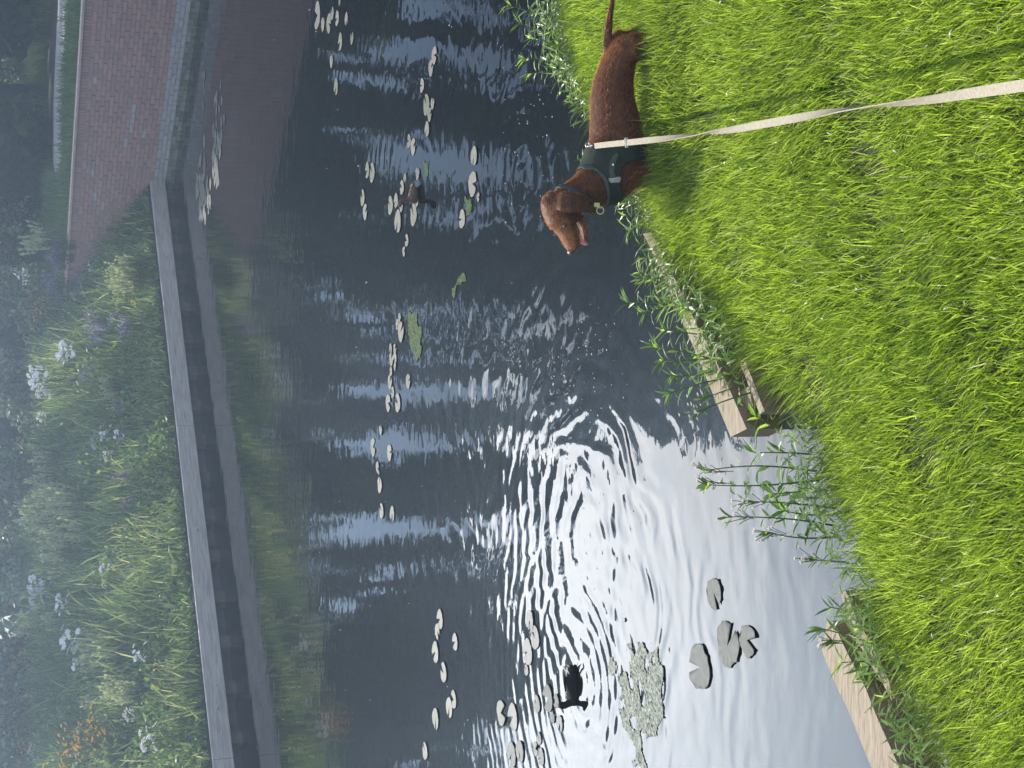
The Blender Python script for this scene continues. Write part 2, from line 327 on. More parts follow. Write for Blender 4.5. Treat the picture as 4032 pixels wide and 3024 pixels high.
# ------------------------------------------------------------------ near bank
EP = [(-400, 2100), (1300, 2110 - 900)]
edge_px = [(2040, -500), (2110, 0), (2190, 250), (2270, 450), (2500, 900), (2760, 1300), (3080, 1700), (3190, 2000), (3320, 2300), (3440, 2700), (3560, 3024), (3700, 3400)]
EDGE = np.array([at(a, b, .5)[:2] for a, b in edge_px])
EDGE = np.vstack([EDGE[0] + (EDGE[0] - EDGE[1]) * 12, EDGE, EDGE[-1] + (EDGE[-1] - EDGE[-2]) * 14])      # runs from right to left
def edge_dist(x, y):
    P = np.stack([x, y], -1); best = np.full(x.shape, 1e9)
    for i in range(len(EDGE) - 1):
        a, b = EDGE[i], EDGE[i + 1]; t = np.clip(((P - a) @ (b - a)) / ((b - a) @ (b - a)), 0, 1)
        q = a + t[..., None] * (b - a); best = np.minimum(best, np.linalg.norm(P - q, axis=-1))
    return best
LAWN_POLY = [tuple(p) for p in EDGE] + [(EDGE[-1][0], -7), (EDGE[0][0], -7)]
def lawn_z(x, y):
    d = edge_dist(np.asarray(x, float), np.asarray(y, float))
    return .402 + .085 * np.minimum(d, 3.0) - .05 * np.exp(-d / .06) + .012 * vnoise(np.asarray(x), np.asarray(y), 1.1, 3)
mb = MB()
NS = 60; dists = [0, .03, .08, .15, .3, .5, .8, 1.2, 1.7, 2.4, 3.4, 5, 8]
seg = np.linalg.norm(np.diff(EDGE, axis=0), axis=1); cum = np.concatenate([[0], np.cumsum(seg)])
es = np.linspace(0, cum[-1], 140); ex = np.interp(es, cum, EDGE[:, 0]); ey = np.interp(es, cum, EDGE[:, 1])
gv = []; inward = np.array([.55, -.83]); inward /= np.linalg.norm(inward)
for i in range(140):
    gv.append((ex[i] - inward[0] * .02, ey[i] - inward[1] * .02, -.4)); gv.append((ex[i] - inward[0] * .01, ey[i] - inward[1] * .01, .2))
    for d in dists:
        X, Y = ex[i] + inward[0] * d, ey[i] + inward[1] * d
        gv.append((X, Y, float(lawn_z(np.array([X]), np.array([Y]))[0])))
K = len(dists) + 2
gf = [(i * K + j, i * K + j + 1, (i + 1) * K + j + 1, (i + 1) * K + j) for i in range(139) for j in range(K - 1)]
mb.add(gv, gf); tag(mb.build('lawn_ground', M['soil'], smooth=True), 'dark soil of the grassy near bank', 'ground', kind='structure')

def blades(x, y, z, h, wid, leanx, leany, curl, tint, head=None):
    n = len(x); base = np.stack([x, y, z], -1)
    lean = np.stack([leanx, leany], -1); ln = np.linalg.norm(lean, axis=1) + 1e-6
    ph = rng.uniform(0, 6.28, n); side = np.stack([np.cos(ph), np.sin(ph), np.zeros(n)], -1)
    V = np.zeros((n, 7, 3))
    for k, (t, wk) in enumerate(((0, 1.0), (.4, .95), (.75, .7))):
        off = lean * (t ** 1.0 * (1 - curl) + t ** 2.2 * curl)[:, None] * h[:, None] if False else lean * ((t * (1 - curl) + t ** 2.3 * curl) * h)[:, None]
        zz = h * t * (1 - .25 * np.minimum(ln, 1.2) * t)
        c = base + np.concatenate([off, zz[:, None]], 1)
        V[:, 2 * k] = c - side * (wid * wk / 2)[:, None]; V[:, 2 * k + 1] = c + side * (wid * wk / 2)[:, None]
    off = lean * h[:, None]; zz = h * (1 - .25 * np.minimum(ln, 1.2))
    V[:, 6] = base + np.concatenate([off, zz[:, None]], 1)
    idx = np.arange(n)[:, None] * 7
    fl = np.concatenate([idx + np.array([0, 1, 3, 2]), idx + np.array([2, 3, 5, 4]), idx + np.array([4, 5, 6])], 1)
    return V.reshape(-1, 3), fl.ravel(), np.tile([4, 4, 3], n), np.repeat(tint, 7)
def scatter(n, x0, x1, y0, y1):
    return rng.uniform(x0, x1, n), rng.uniform(y0, y1, n)
# dense lawn in the seen part of the bank, thinner around it
px_, py_ = scatter(640000, -1.9, 3.0, 1.5, 6.4)
keep = in_poly(px_, py_, LAWN_POLY); px_, py_ = px_[keep], py_[keep]
q = proj(np.stack([px_, py_, np.full(px_.shape, .45)], -1)); seen = (q[:, 0] < 5200) & (q[:, 1] > -1600) & (q[:, 1] < 4300)
keep = seen | (rng.random(len(px_)) < .2); keep &= rng.random(len(px_)) < np.clip(.95 + .4 * vnoise(px_, py_, 1.9, 77) + .3 * vnoise(px_, py_, 5, 78), .3, 1); px_, py_ = px_[keep], py_[keep]
clump = vnoise(px_, py_, 1.6, 21) * .6 + vnoise(px_, py_, 4.5, 22) * .4
ed = edge_dist(px_, py_)
h = np.clip(.066 + .012 * clump + rng.normal(0, .017, len(px_)), .025, .14)
lm = .12 * vnoise(px_, py_, 1.3, 33)
lx = -.30 + lm + .10 * vnoise(px_, py_, 3.1, 31) + rng.normal(0, .30, len(px_)); ly = .12 * vnoise(px_, py_, 1.9, 32) + rng.normal(0, .28, len(px_))
nd = (px_ > .35) & (px_ < 1.6) & (py_ > 4.12) & (py_ < 4.40); h += .045 * np.exp(-((py_ - 4.24) / .10) ** 2) * np.clip((px_ - .35) / .1, 0, 1)
fr = ed < .07; o_ = np.array([-.55, .83]); lx[fr] += o_[0] * rng.uniform(.1, .9, fr.sum()); ly[fr] += o_[1] * rng.uniform(.1, .9, fr.sum()); h[fr] *= rng.uniform(.9, 1.5, fr.sum())
tint = np.clip(.44 + .07 * vnoise(px_, py_, .7, 35) + rng.normal(0, .28, len(px_)), 0, .92); tint[rng.random(len(px_)) < .012] = 1
V, fl, lt, tt = blades(px_, py_, lawn_z(px_, py_) - .01, h, rng.uniform(.0018, .0038, len(px_)), lx, ly, rng.uniform(.2, .9, len(px_)), tint)
tag(npmesh('lawn_grass', V, fl, lt, tt, M['lawn']), 'long bright green sunlit grass covering the near bank', 'grass', kind='stuff')

fx, fy = scatter(5200, -1.4, 2.0, 1.7, 5.4); k = in_poly(fx, fy, LAWN_POLY) & (rng.random(len(fx)) < np.clip(.35 + .5 * vnoise(fx, fy, 1.1, 91), 0.03, 1)); fx, fy = fx[k], fy[k]
mb = MB(); lz = lawn_z(fx, fy); r = random.Random(2)
for a_, b_, c_ in list(zip(fx, fy, lz))[:420]:
    d = np.array([r.uniform(-1, 1), r.uniform(-1, 1), r.uniform(-.1, .6)]); mb.leaf((a_, b_, c_ + r.uniform(.03, .075)), d, (0, 0, 1), r.uniform(.006, .017), r.uniform(.003, .005), .2, r.random())
tag(mb.build('fallen_petals', M['straw']), 'tiny pale petals and dry bits scattered through the lawn', 'petals', kind='stuff')
# ------------------------------------------------------------------ timber edging of the near bank
def px_poly(pts, z): return [at(a, b, z) for a, b in pts]
base = at(2900, 1700, 0)
E1 = empty('timber_edging', base, 'weathered timber edging beams by the grass nearest the dog', 'timber edging', 'near bank timber edgings')
MB().prism(px_poly([(2877, 1721), (2940, 1689), (2851, 1484), (2730, 1250), (2640, 1060), (2565, 915), (2530, 920), (2546, 946), (2652, 1178)][::-1], .40), .13).build('front_beam', M['beam'], E1)
MB().prism(px_poly([(2911, 1425), (2930, 1410), (3010, 1618), (2992, 1632)][::-1], .40), .12).build('back_beam', M['beam'], E1)
MB().prism(px_poly([(2905, 1545), (2950, 1520), (2965, 1600), (2935, 1625)][::-1], .37), .05).build('brace', M['beam'], E1)
c = at(2925, 1690, .33); ax = np.array([math.cos(_ang), math.sin(_ang), 0]); bx = np.array([-ax[1], ax[0], 0])
for k in (0.09, .62): MB().box([c[0] + ax[0] * k, c[1] + ax[1] * k, -.04], (.1, .1, .62), (ax, bx, (0, 0, 1))).build('post', M['postwood'], E1)
base = at(3330, 2700, 0)
E2 = empty('timber_edging', base, 'weathered timber edging beam with a tapered end beside calm grey water', 'timber edging', 'near bank timber edgings')
MB().prism(px_poly([(3255, 2446), (3279, 2446), (3316, 2530), (3353, 2605), (3405, 2703), (3451, 2819), (3540, 3020), (3640, 3260), (3540, 3260), (3428, 3015), (3339, 2796), (3283, 2679), (3243, 2580), (3236, 2555)][::-1], .40), .13).build('front_beam', M['beam'], E2)
MB().prism(px_poly([(3311, 2340), (3328, 2325), (3375, 2440), (3425, 2525), (3500, 2680), (3512, 2760), (3475, 2690), (3430, 2620), (3380, 2530), (3340, 2440)][::-1], .39), .1).build('back_beam', M['beam'], E2)
c = at(3300, 2540, .33)
for k in (-.02, -.5): MB().box([c[0] + ax[0] * k, c[1] + ax[1] * k, -.04], (.09, .09, .62), (ax, bx, (0, 0, 1))).build('post', M['postwood'], E2)

# ------------------------------------------------------------------ bank plants
def frame(d):
    d = d / np.linalg.norm(d); u = np.cross(d, [0.31, .2, .93]); u /= np.linalg.norm(u); return d, u, np.cross(d, u)
def wort(bpx, tpx, label, zb=.34, style='flower', dens=1.0, leafL=.055, leafW=.012):
    B = at(*bpx, zb); T = aty(*tpx, B[1] + .03)
    r = random.Random(int(bpx[0] * 7 + bpx[1]))
    E = empty('willowherb', B, label, 'plant', 'willowherb shoots along the near bank')
    Lg = np.linalg.norm(T - B); side = np.array([r.uniform(-1, 1), r.uniform(-1, 1), 0]) * Lg * .06
    path = [B + (T - B) * t + side * math.sin(t * 3.1) for t in np.linspace(0, 1, 9)]
    st = MB().tube(path, list(np.linspace(.0032, .0012, 9)), 5, .5)
    lf = MB(); n = int(Lg / .018 * dens)
    dirn, u, v = frame(T - B)
    a = r.uniform(0, 6)
    for i in range(n):
        t = .08 + .88 * i / n; p = B + (T - B) * t + side * math.sin(t * 3.1); a += 2.4 + r.uniform(-.4, .4)
        l = leafL * (1.25 - .75 * t) * r.uniform(.7, 1.3)
        d = (u * math.cos(a) + v * math.sin(a)) * 1.0 + dirn * r.uniform(.1, .9)
        lf.leaf(p, d, dirn, l, leafW * l / leafL * r.uniform(.8, 1.4), r.uniform(-.1, .5), r.random())
    if style == 'flower':
        fb = MB(); 
        for i in range(9):
            t = r.uniform(.72, 1); p = B + (T - B) * t; a = r.uniform(0, 6.28)
            d = (u * math.cos(a) + v * math.sin(a)) * .6 + dirn; d = d / np.linalg.norm(d); e = p + d * r.uniform(.03, .06)
            st.tube([p, (p + e) / 2 + dirn * .003, e], .0011, 4, .7)
            for k in range(4):
                aa = k * 1.57; fb.leaf(e, d * .5 + u * math.cos(aa) + v * math.sin(aa), d, .007, .005, .1, r.random())
        fb.build('blossoms', M['pinkflower'], E)
    if style in ('flower', 'tuft'):
        for i in range(7):
            a = r.uniform(0, 6.28); d = (u * math.cos(a) + v * math.sin(a)) * .9 + dirn * .9
            lf.leaf(T - dirn * r.uniform(0, .02), d, dirn, leafL * r.uniform(.5, .9), leafW * .7, .2, r.random())
    st.build('stem', M['stem'], E); lf.build('leaves', M['wort'], E)
    return E
W = [((3216, 1855), (2768, 1855), 'tall slim willowherb with pink buds, nearest the end post of the beam', 'flower'),
     ((3230, 1890), (2778, 1908), 'tall willowherb leaning a little, just beside the slimmest pink-budded one', 'flower'),
     ((3196, 1788), (2970, 1782), 'leafy willowherb bending over the beam end post', 'tuft'),
     ((3289, 2002), (2934, 1975), 'willowherb with a large curled leaf and white top flowers', 'flower'),
     ((3283, 2069), (2866, 2035), 'willowherb topped by a fan of thin purple seed pods over the grey water', 'flower'),
     ((3300, 2115), (3018, 2096), 'shorter willowherb topped by a few thin seed pods', 'flower'),
     ((3340, 2215), (3205, 2205), 'small willowherb with white flowers against the grey water', 'flower'),
     ((3260, 1930), (3040, 1945), 'bushy leafy willowherb low between the tall pink-budded ones', 'tuft'),
     ((3280, 2030), (3080, 2010), 'dense leafy shoot at the foot of the curled-leaf willowherb', 'tuft'),
     ((2997, 1536), (2731, 1629), 'thin reddish willowherb with pale pods arching over the beam', 'flower'),
     ((2985, 1500), (2770, 1570), 'thin branching willowherb crossing the front beam', 'flower'),
     ((2890, 1440), (2576, 1364), 'leafy willow-like shoot leaning far out over the dark water', 'tuft'),
     ((2900, 1480), (2629, 1550), 'leafy shoot leaning out low beside the brace', 'tuft'),
     ((2860, 1400), (2600, 1420), 'narrow-leaved shoot in the middle of the beam clump', 'tuft'),
     ((2870, 1440), (2640, 1480), 'pale narrow-leaved shoot between beam and back board', 'tuft'),
     ((2820, 1330), (2610, 1300), 'narrow-leaved shoot sprouting over the middle of the front beam', 'tuft'),
     ((2740, 1220), (2463, 1192), 'spreading leafy shoot reaching out furthest over the dark water', 'tuft'),
     ((2720, 1190), (2530, 1230), 'leafy shoot beside the furthest reaching one', 'tuft'),
     ((2700, 1150), (2513, 1072), 'leafy shoot at the beam edge on the side toward the dog', 'tuft'),
     ((2680, 1110), (2520, 1100), 'low spreading shoot with drooping leaves on the beam', 'tuft'),
     ((2650, 1060), (2530, 1010), 'small green shoot hanging over the beam beside the dog', 'tuft'),
     ((2860, 1240), (2680, 1210), 'broad-leaved green shoot rising from the grass behind the beam', 'tuft'),
     ((3040, 1680), (2975, 1640), 'broad-leaved shoot in front of the end post', 'tuft'),
     ((3479, 2550), (3240, 2476), 'leafy shoot hanging across the tapered beam end', 'tuft'),
     ((3470, 2570), (3262, 2520), 'thin stem with buds lying over the tapered beam', 'flower'),
     ((3520, 2610), (3303, 2611), 'thin green stem across the gap between the tapered beams', 'tuft'),
     ((3490, 2680), (3400, 2640), 'pale broad-leaved shoot in the gap behind the tapered beam', 'tuft'),
     ((3450, 2500), (3330, 2420), 'arching grassy shoot at the tip of the back board', 'tuft'),
     ((3410, 2420), (3262, 2390), 'spiky grassy shoot drooping over the grey water', 'tuft'),
     ((2200, 60), (1997, 17), 'slim-leaved shoot beside the water beyond the dog tail', 'tuft'),
     ((2230, 130), (2040, 90), 'arching shoot with a large pale leaf beyond the dog tail', 'tuft'),
     ((2260, 250), (2056, 232), 'narrow-leaved shoot trailing over water behind the dog hips', 'tuft'),
     ((2270, 270), (2085, 290), 'curly-leaved shoot trailing over water behind the dog hips', 'tuft'),
     ((2310, 200), (2090, 150), 'shoot with a round yellow leaf behind the dog hips', 'tuft'),
     ((2400, 620), (2262, 632), 'bright yellow-green sprig rising just behind the harness', 'sprig'),
     ((2560, 880), (2478, 905), 'pale leaf tuft hanging over the water under the dog chin', 'tuft')]
for i, (b, t, lab, sty) in enumerate(W):
    wide = i in (1, 21, 22, 26, 7, 8, 31, 34, 35)
    wort(b, t, lab, style=sty, leafL=.075 if sty == 'tuft' else .05, leafW=.021 if wide else .0105, dens=1.5 if sty != 'flower' else .75)

wx, wy, wz, wt = [], [], [], []
r = random.Random(31)
for (i0, i1), n, out in (((-60, 420), 600, .10), ((560, 900), 200, .04), ((960, 1400), 600, .20), ((1660, 2260), 260, .08), ((2300, 2650), 260, .14), ((2720, 3050), 150, .05)):
    for k in range(n):
        iy = r.uniform(i0, i1); ix = np.interp(iy, [e[1] for e in edge_px], [e[0] for e in edge_px]); B = at(ix, iy, .5); q_ = out * (r.random() ** 1.5) - .03
        wx.append(B[0] - .55 * q_); wy.append(B[1] + .83 * q_); wz.append(.41 + r.uniform(-.06, .10) - max(0, q_) * .4); wt.append(r.random())
C = np.stack([wx, wy, wz], -1); n = len(C); d = rng.normal(0, 1, (n, 3)); d[:, 2] = np.abs(d[:, 2]) * .7; d[:, :2] += np.array([-.35, .5]); d /= np.linalg.norm(d, axis=1)[:, None]
wb = MB()
for k in range(n): wb.leaf(C[k], d[k], (0, 0, 1), r.uniform(.025, .07), r.uniform(.004, .010), r.uniform(0, .6), wt[k])
tag(wb.build('bank_weeds', M['bankweed']), 'leafy low weeds spilling over the near bank edge', 'weeds', kind='stuff')
# ------------------------------------------------------------------ dog
YD = 4.42
def P(ix, iy, dy=0.0): return aty(ix, iy, YD) + np.array([0, dy, 0])
CE = math.cos(math.radians(23)); SE = math.sin(math.radians(23))
def stn(top, bot, wd, dy=0.0):
    t, b = P(*top), P(*bot); c = (t + b) / 2 + np.array([0, dy, 0]); a = (t - b) / 2
    A = np.linalg.norm(a); eff = math.sqrt(max((A * CE) ** 2 - (wd * SE) ** 2 * .8, (A * .5) ** 2)) / CE
    return (c, a * eff / A, np.array([0, wd, 0]))
body = MB()
body.rings([stn((2432, 142), (2448, 140), .012), stn((2418, 150), (2470, 144), .036), stn((2400, 168), (2492, 162), .060), stn((2375, 212), (2503, 210), .078), stn((2357, 258), (2500, 256), .086), stn((2335, 318), (2492, 325), .084), stn((2327, 384), (2494, 392), .086),
            stn((2325, 464), (2514, 468), .096), stn((2323, 543), (2532, 545), .104), stn((2304, 600), (2540, 610), .104), stn((2290, 650), (2535, 680), .100),
            stn((2298, 690), (2505, 738), .086), stn((2335, 722), (2470, 780), .066), stn((2370, 750), (2450, 790), .04)], 24)
body.rings([stn((2300, 620), (2520, 700), .085), stn((2288, 655), (2480, 768), .078), stn((2257, 694), (2425, 800), .064), stn((2205, 732), (2352, 820), .055), stn((2168, 764), (2305, 835), .052), stn((2160, 800), (2280, 840), .045)], 20)
body.rings([stn((2160, 752), (2235, 800), .035), stn((2137, 772), (2270, 828), .052), stn((2128, 800), (2284, 852), .058), stn((2137, 845), (2276, 868), .057), stn((2157, 888), (2268, 887), .052), stn((2190, 914), (2273, 909), .039),
            stn((2206, 942), (2279, 938), .036), stn((2225, 972), (2281, 961), .034), stn((2236, 988), (2275, 980), .027), stn((2244, 998), (2262, 992), .013)], 20)
body.rings([stn((2262, 845), (2298, 858), .040), stn((2270, 872), (2306, 876), .036), stn((2284, 900), (2312, 903), .029), stn((2290, 928), (2315, 932), .024), stn((2296, 947), (2311, 951), .014)], 14)
for s in (-1, 1):          # ears
    cl = [(2166, 806, -.044, 30), (2176, 805, -.068, 41), (2205, 807, -.084, 43), (2240, 813, -.090, 38), (2275, 825, -.089, 29), (2302, 837, -.084, 17), (2314, 844, -.080, 5)]
    body.rings([(P(a, b + (0 if s < 0 else 12), s * -dy if s > 0 else dy), (P(a, b + 1) - P(a, b)) * hw, np.array([0, .0065, 0]) + np.array([.002, 0, 0])) for a, b, dy, hw in cl], 14)
def limb(pts):             # world centres with radii along x and y
    body.rings([(np.array(c), np.array([rx, 0, 0]), np.array([0, ry, 0])) for c, rx, ry in pts], 12)
def unit(px): return px * .00083
for s, dx in ((-1, 0), (1, -.035)):
    c0, c1, c2, c3 = P(2420, 690), P(2500, 672), P(2545, 662), P(2580, 655)
    g = float(lawn_z(np.array([c3[0]]), np.array([YD]))[0]) + .005
    oy = s * .058
    limb([((c0[0] + dx, YD + oy, c0[2]), .055, .03), ((c1[0] + dx, YD + oy, c1[2]), .034, .028), ((c2[0] + dx, YD + oy, c2[2]), .021, .021), ((c3[0] + dx, YD + oy, max(c3[2], g + .05)), .016, .018), ((c3[0] + dx - .004, YD + oy, g + .03), .018, .02), ((c3[0] + dx - .014, YD + oy, g), .03, .026)])
    c0, c1, c2, c3 = P(2405, 228), P(2455, 205), P(2505, 200), P(2545, 180)
    g = float(lawn_z(np.array([c3[0]]), np.array([YD]))[0]) + .005
    limb([((c0[0] - dx, YD + oy * .75, c0[2]), .035, .02), ((c1[0] - dx, YD + oy, c1[2]), .053, .034), ((c2[0] - dx, YD + oy, c2[2]), .044, .032), ((c3[0] - dx + .006, YD + oy, c3[2] - .01), .024, .02), ((c3[0] - dx + .024, YD + oy, g + .06), .013, .013), ((c3[0] - dx + .012, YD + oy, g + .025), .016, .018), ((c3[0] - dx - .006, YD + oy, g), .028, .024)])
tl = [(2408, 208, 20), (2401, 172, 18), (2404, 120, 15), (2410, 66, 12), (2420, 5, 9.5), (2432, -60, 7), (2440, -120, 3)]
body.rings([(P(a, b, .02), (P(a + 1, b) - P(a, b)) * hw, np.array([0, unit(hw), 0])) for a, b, hw in tl], 12)
DOG = empty('dog', (P(2500, 450)[0], YD, .39), 'brown short-haired hound in a green harness standing at the bank edge', 'dog')
tmp = body.build('tmp', None)
def remesh(o, vox, it):
    r = o.modifiers.new('r', 'REMESH'); r.mode = 'VOXEL'; r.voxel_size = vox
    s = o.modifiers.new('s', 'SMOOTH'); s.factor = .5; s.iterations = it
    dg = bpy.context.evaluated_depsgraph_get(); me = bpy.data.meshes.new_from_object(o.evaluated_get(dg)); return me
bme = remesh(tmp, .0042, 5); bpy.data.objects.remove(tmp)
nV = len(bme.vertices); BV = np.zeros(nV * 3); bme.vertices.foreach_get('co', BV); BV = BV.reshape(-1, 3)
BN = np.zeros(nV * 3); bme.vertices.foreach_get('normal', BN); BN = BN.reshape(-1, 3)
flat = BV.copy(); sy = flat[:, 1] - YD; flat[:, 1] = YD; BP = proj(flat)
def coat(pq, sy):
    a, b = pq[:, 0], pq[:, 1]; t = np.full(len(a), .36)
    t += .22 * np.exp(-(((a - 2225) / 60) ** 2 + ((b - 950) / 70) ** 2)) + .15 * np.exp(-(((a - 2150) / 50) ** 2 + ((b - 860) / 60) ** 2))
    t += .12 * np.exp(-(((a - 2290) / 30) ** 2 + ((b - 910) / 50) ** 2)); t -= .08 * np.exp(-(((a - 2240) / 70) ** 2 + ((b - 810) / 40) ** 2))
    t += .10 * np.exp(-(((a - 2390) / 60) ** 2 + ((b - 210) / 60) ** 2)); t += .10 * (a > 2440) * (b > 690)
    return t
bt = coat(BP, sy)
if 'tint' in bme.attributes: bme.attributes.remove(bme.attributes['tint'])
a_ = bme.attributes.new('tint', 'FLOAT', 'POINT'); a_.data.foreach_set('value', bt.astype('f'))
bme.materials.clear()
faces = [tuple(p.vertices) for p in bme.polygons]; FCp = np.array([BP[list(f)].mean(0) for f in faces]); FCs = np.array([sy[list(f)].mean() for f in faces]); FN = np.array([BN[list(f)].mean(0) for f in faces])
loc = np.array(DOG['_base']); me = bme; me.vertices.foreach_set('co', (BV - loc).ravel().astype('f')); me.update()
link('body', me, M['fur'], DOG, True)
# short coat hairs
fidx = rng.choice(len(faces), 60000); hv = []; 
cen = np.array([BV[list(f)].mean(0) for f in faces])[fidx] + rng.normal(0, .0018, (60000, 3)); hn = FN[fidx]; hn /= np.linalg.norm(hn, axis=1)[:, None] + 1e-9
hp = FCp[fidx]
flow = np.tile(np.array([1.0, 0, -.35]), (60000, 1)); hd = hp[:, 1] > 770
flow[hd] = np.array([.8, 0, .45]); flow -= (flow * hn).sum(1)[:, None] * hn; flow /= np.linalg.norm(flow, axis=1)[:, None] + 1e-9
ear = in_poly(hp[:, 0], hp[:, 1], [(2165, 765), (2160, 845), (2310, 850), (2265, 780)])
hl = rng.uniform(.007, .014, 60000) * np.where(hd, .6, 1.0); dirh = flow + hn * rng.uniform(.10, .42, 60000)[:, None] + rng.normal(0, .09, (60000, 3)); dirh /= np.linalg.norm(dirh, axis=1)[:, None]
sd = np.cross(dirh, hn + rng.normal(0, .3, (60000, 3))); sd /= np.linalg.norm(sd, axis=1)[:, None] + 1e-9
cen = cen - hn * .001
HV = np.stack([cen - sd * .0006, cen + sd * .0006, cen + dirh * hl[:, None]], 1).reshape(-1, 3)
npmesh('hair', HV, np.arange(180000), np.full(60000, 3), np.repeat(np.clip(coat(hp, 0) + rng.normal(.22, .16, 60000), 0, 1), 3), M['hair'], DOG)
def shell(name, poly, lift, thick, mat, side=0, parent=DOG, label=None):
    sel = in_poly(FCp[:, 0], FCp[:, 1], poly)
    if side: sel &= (FCs * side > 0.0)
    used = {}; vs = []; fs = []
    for i in np.nonzero(sel)[0]:
        f = []
        for v in faces[i]:
            if v not in used: used[v] = len(vs); vs.append(BV[v] + BN[v] * lift)
            f.append(used[v])
        fs.append(tuple(f))
    if not fs: print('EMPTY SHELL', name); return None
    # relax the outline
    from collections import Counter
    ec = Counter(tuple(sorted((f[k], f[(k + 1) % len(f)]))) for f in fs for k in range(len(f))); nb = {}
    for (a, b), c_ in ec.items():
        if c_ == 1: nb.setdefault(a, []).append(b); nb.setdefault(b, []).append(a)
    for it in range(4):
        new = {}
        for a, bs in nb.items(): new[a] = vs[a] * .4 + .6 * np.mean([vs[b] for b in bs], 0)
        for a in new: vs[a] = new[a]
    o = MB().add(vs, fs).build(name, mat, parent, True)
    sm = o.modifiers.new('s', 'SOLIDIFY'); sm.thickness = thick; sm.offset = 1
    return o
shell('harness', [(2300, 586), (2270, 640), (2270, 668), (2290, 668), (2319, 673), (2350, 711), (2367, 757), (2385, 830), (2460, 830), (2445, 791), (2422, 762), (2405, 728), (2398, 692), (2403, 673), (2420, 658), (2461, 646), (2600, 630), (2600, 585), (2391, 596), (2362, 586), (2330, 586)], .003, .004, M['harness'])
shell('harness_strap', [(2373, 620), (2391, 622), (2379, 660), (2376, 690), (2390, 712), (2368, 712), (2358, 690), (2359, 660)], .007, .003, M['strap'], -1)
shell('harness_trim', [(2285, 661), (2290, 676), (2317, 684), (2344, 720), (2360, 764), (2376, 830), (2384, 830), (2370, 757), (2354, 710), (2322, 672), (2300, 661)], .0065, .003, M['strap'])
shell('harness_patch', [(2358, 711), (2401, 706), (2403, 725), (2364, 730)], .008, .003, M['patch'], -1)
shell('collar', [(2190, 738), (2204, 724), (2262, 769), (2310, 806), (2303, 822), (2250, 784)], .004, .004, M['collar'])
def blob(c, rad, ax=None, seg=12):
    ax = np.eye(3) if ax is None else ax; c = np.asarray(c)
    return [(c + ax[0] * rad[0] * math.sin(t), ax[1] * rad[1] * math.cos(t), ax[2] * rad[2] * math.cos(t)) for t in np.linspace(-1.5, 1.5, 9)]
def surf_y(ix, iy):  # near-side surface of the body at a profile pixel
    d2 = (BP[:, 0] - ix) ** 2 + (BP[:, 1] - iy) ** 2; k = np.argsort(d2)[:40]; return sy[k].min()
MB().rings(blob(P(2365, 666, surf_y(2365, 666) - .012), (.006, .006, .004))).build('snap_button', M['metal'], DOG, True)
MB().rings(blob(P(2203, 893, surf_y(2203, 893) + .0035), (.008, .007, .0055))).build('eye', M['eye'], DOG, True)
MB().rings(blob(P(2203, 893, -surf_y(2203, 893) - .0035), (.008, .007, .0055))).build('eye', M['eye'], DOG, True)
MB().rings(blob(P(2247, 991, 0), (.012, .017, .011))).build('nose', M['nose'], DOG, True)
tg = [(2272, 925, 10, .018), (2279, 945, 9, .018), (2291, 955, 7, .017), (2303, 960, 6, .014), (2313, 963, 3, .008)]
MB().rings([(P(a, b, -.004), (P(a, b + 1) - P(a, b)) * hw * .9, np.array([0, wd, 0])) for a, b, hw, wd in tg], 12).build('tongue', M['tongue'], DOG, True)
tb = MB()
for a, b, r_ in ((2268, 885, 7), (2272, 896, 5), (2275, 907, 4), (2279, 918, 4), (2286, 937, 5), (2281, 928, 4)): tb.rings(blob(P(a, b, -.024), (unit(r_) * .6,) * 3), 8)
tb.build('teeth', M['teeth'], DOG, True)
# collar tag and ring
yt = surf_y(2300, 815) - .006
tt_ = MB().prism([P(2296, 806, yt) + np.array([0, 0, 0])] * 1 + [P(2318, 822, yt), P(2320, 832, yt), P(2300, 828, yt)], .001) if False else MB()
tt_.box(P(2307, 820, yt), (.014, .004, .018)).build('collar_tag', M['yellowtag'], DOG)
def torus(c, R_, r_, u, v, n=20, k=6, part=1.0):
    pts = [np.asarray(c) + R_ * (np.asarray(u) * math.cos(t) + np.asarray(v) * math.sin(t)) for t in np.linspace(0, 6.2832 * part, n)]
    return MB().tube(pts, r_, k)
torus(P(2318, 842, yt - .004), .0115, .0016, (1, 0, 0), (0, .3, .95)).build('collar_ring', M['yellowtag'], DOG, True)
ringc = P(2322, 580, -.02)
torus(ringc + np.array([0, 0, .004]), .011, .0018, (.4, .9, 0), (0, 0, 1)).build('harness_ring', M['metal'], DOG, True)

# ------------------------------------------------------------------ leash
lp = [(2340, 575), (2400, 568), (2496, 559), (2560, 552), (2621, 546), (2680, 538), (2747, 530), (2843, 517), (2920, 504), (2990, 491), (3101, 472), (3180, 457), (3249, 443), (3320, 433), (3396, 424), (3507, 413), (3655, 395), (3802, 369), (4032, 336), (4300, 300)]
lphi = [0, 0, 8, 15, 40, 65, 82, 135, 160, 176, 190, 210, 232, 254, 267, 290, 315, 338, 360, 372]
d0 = np.linalg.norm(P(2340, 575, -.05) - EYE); d1 = 2.3
LV = []; LF = []
pts = []
for (a, b) in lp:
    t = (a - 2340) / (4032 - 2340); inv = (1 / d0) * (1 - t) + (1 / d1) * t; pts.append(atd(a, b, 1 / inv))
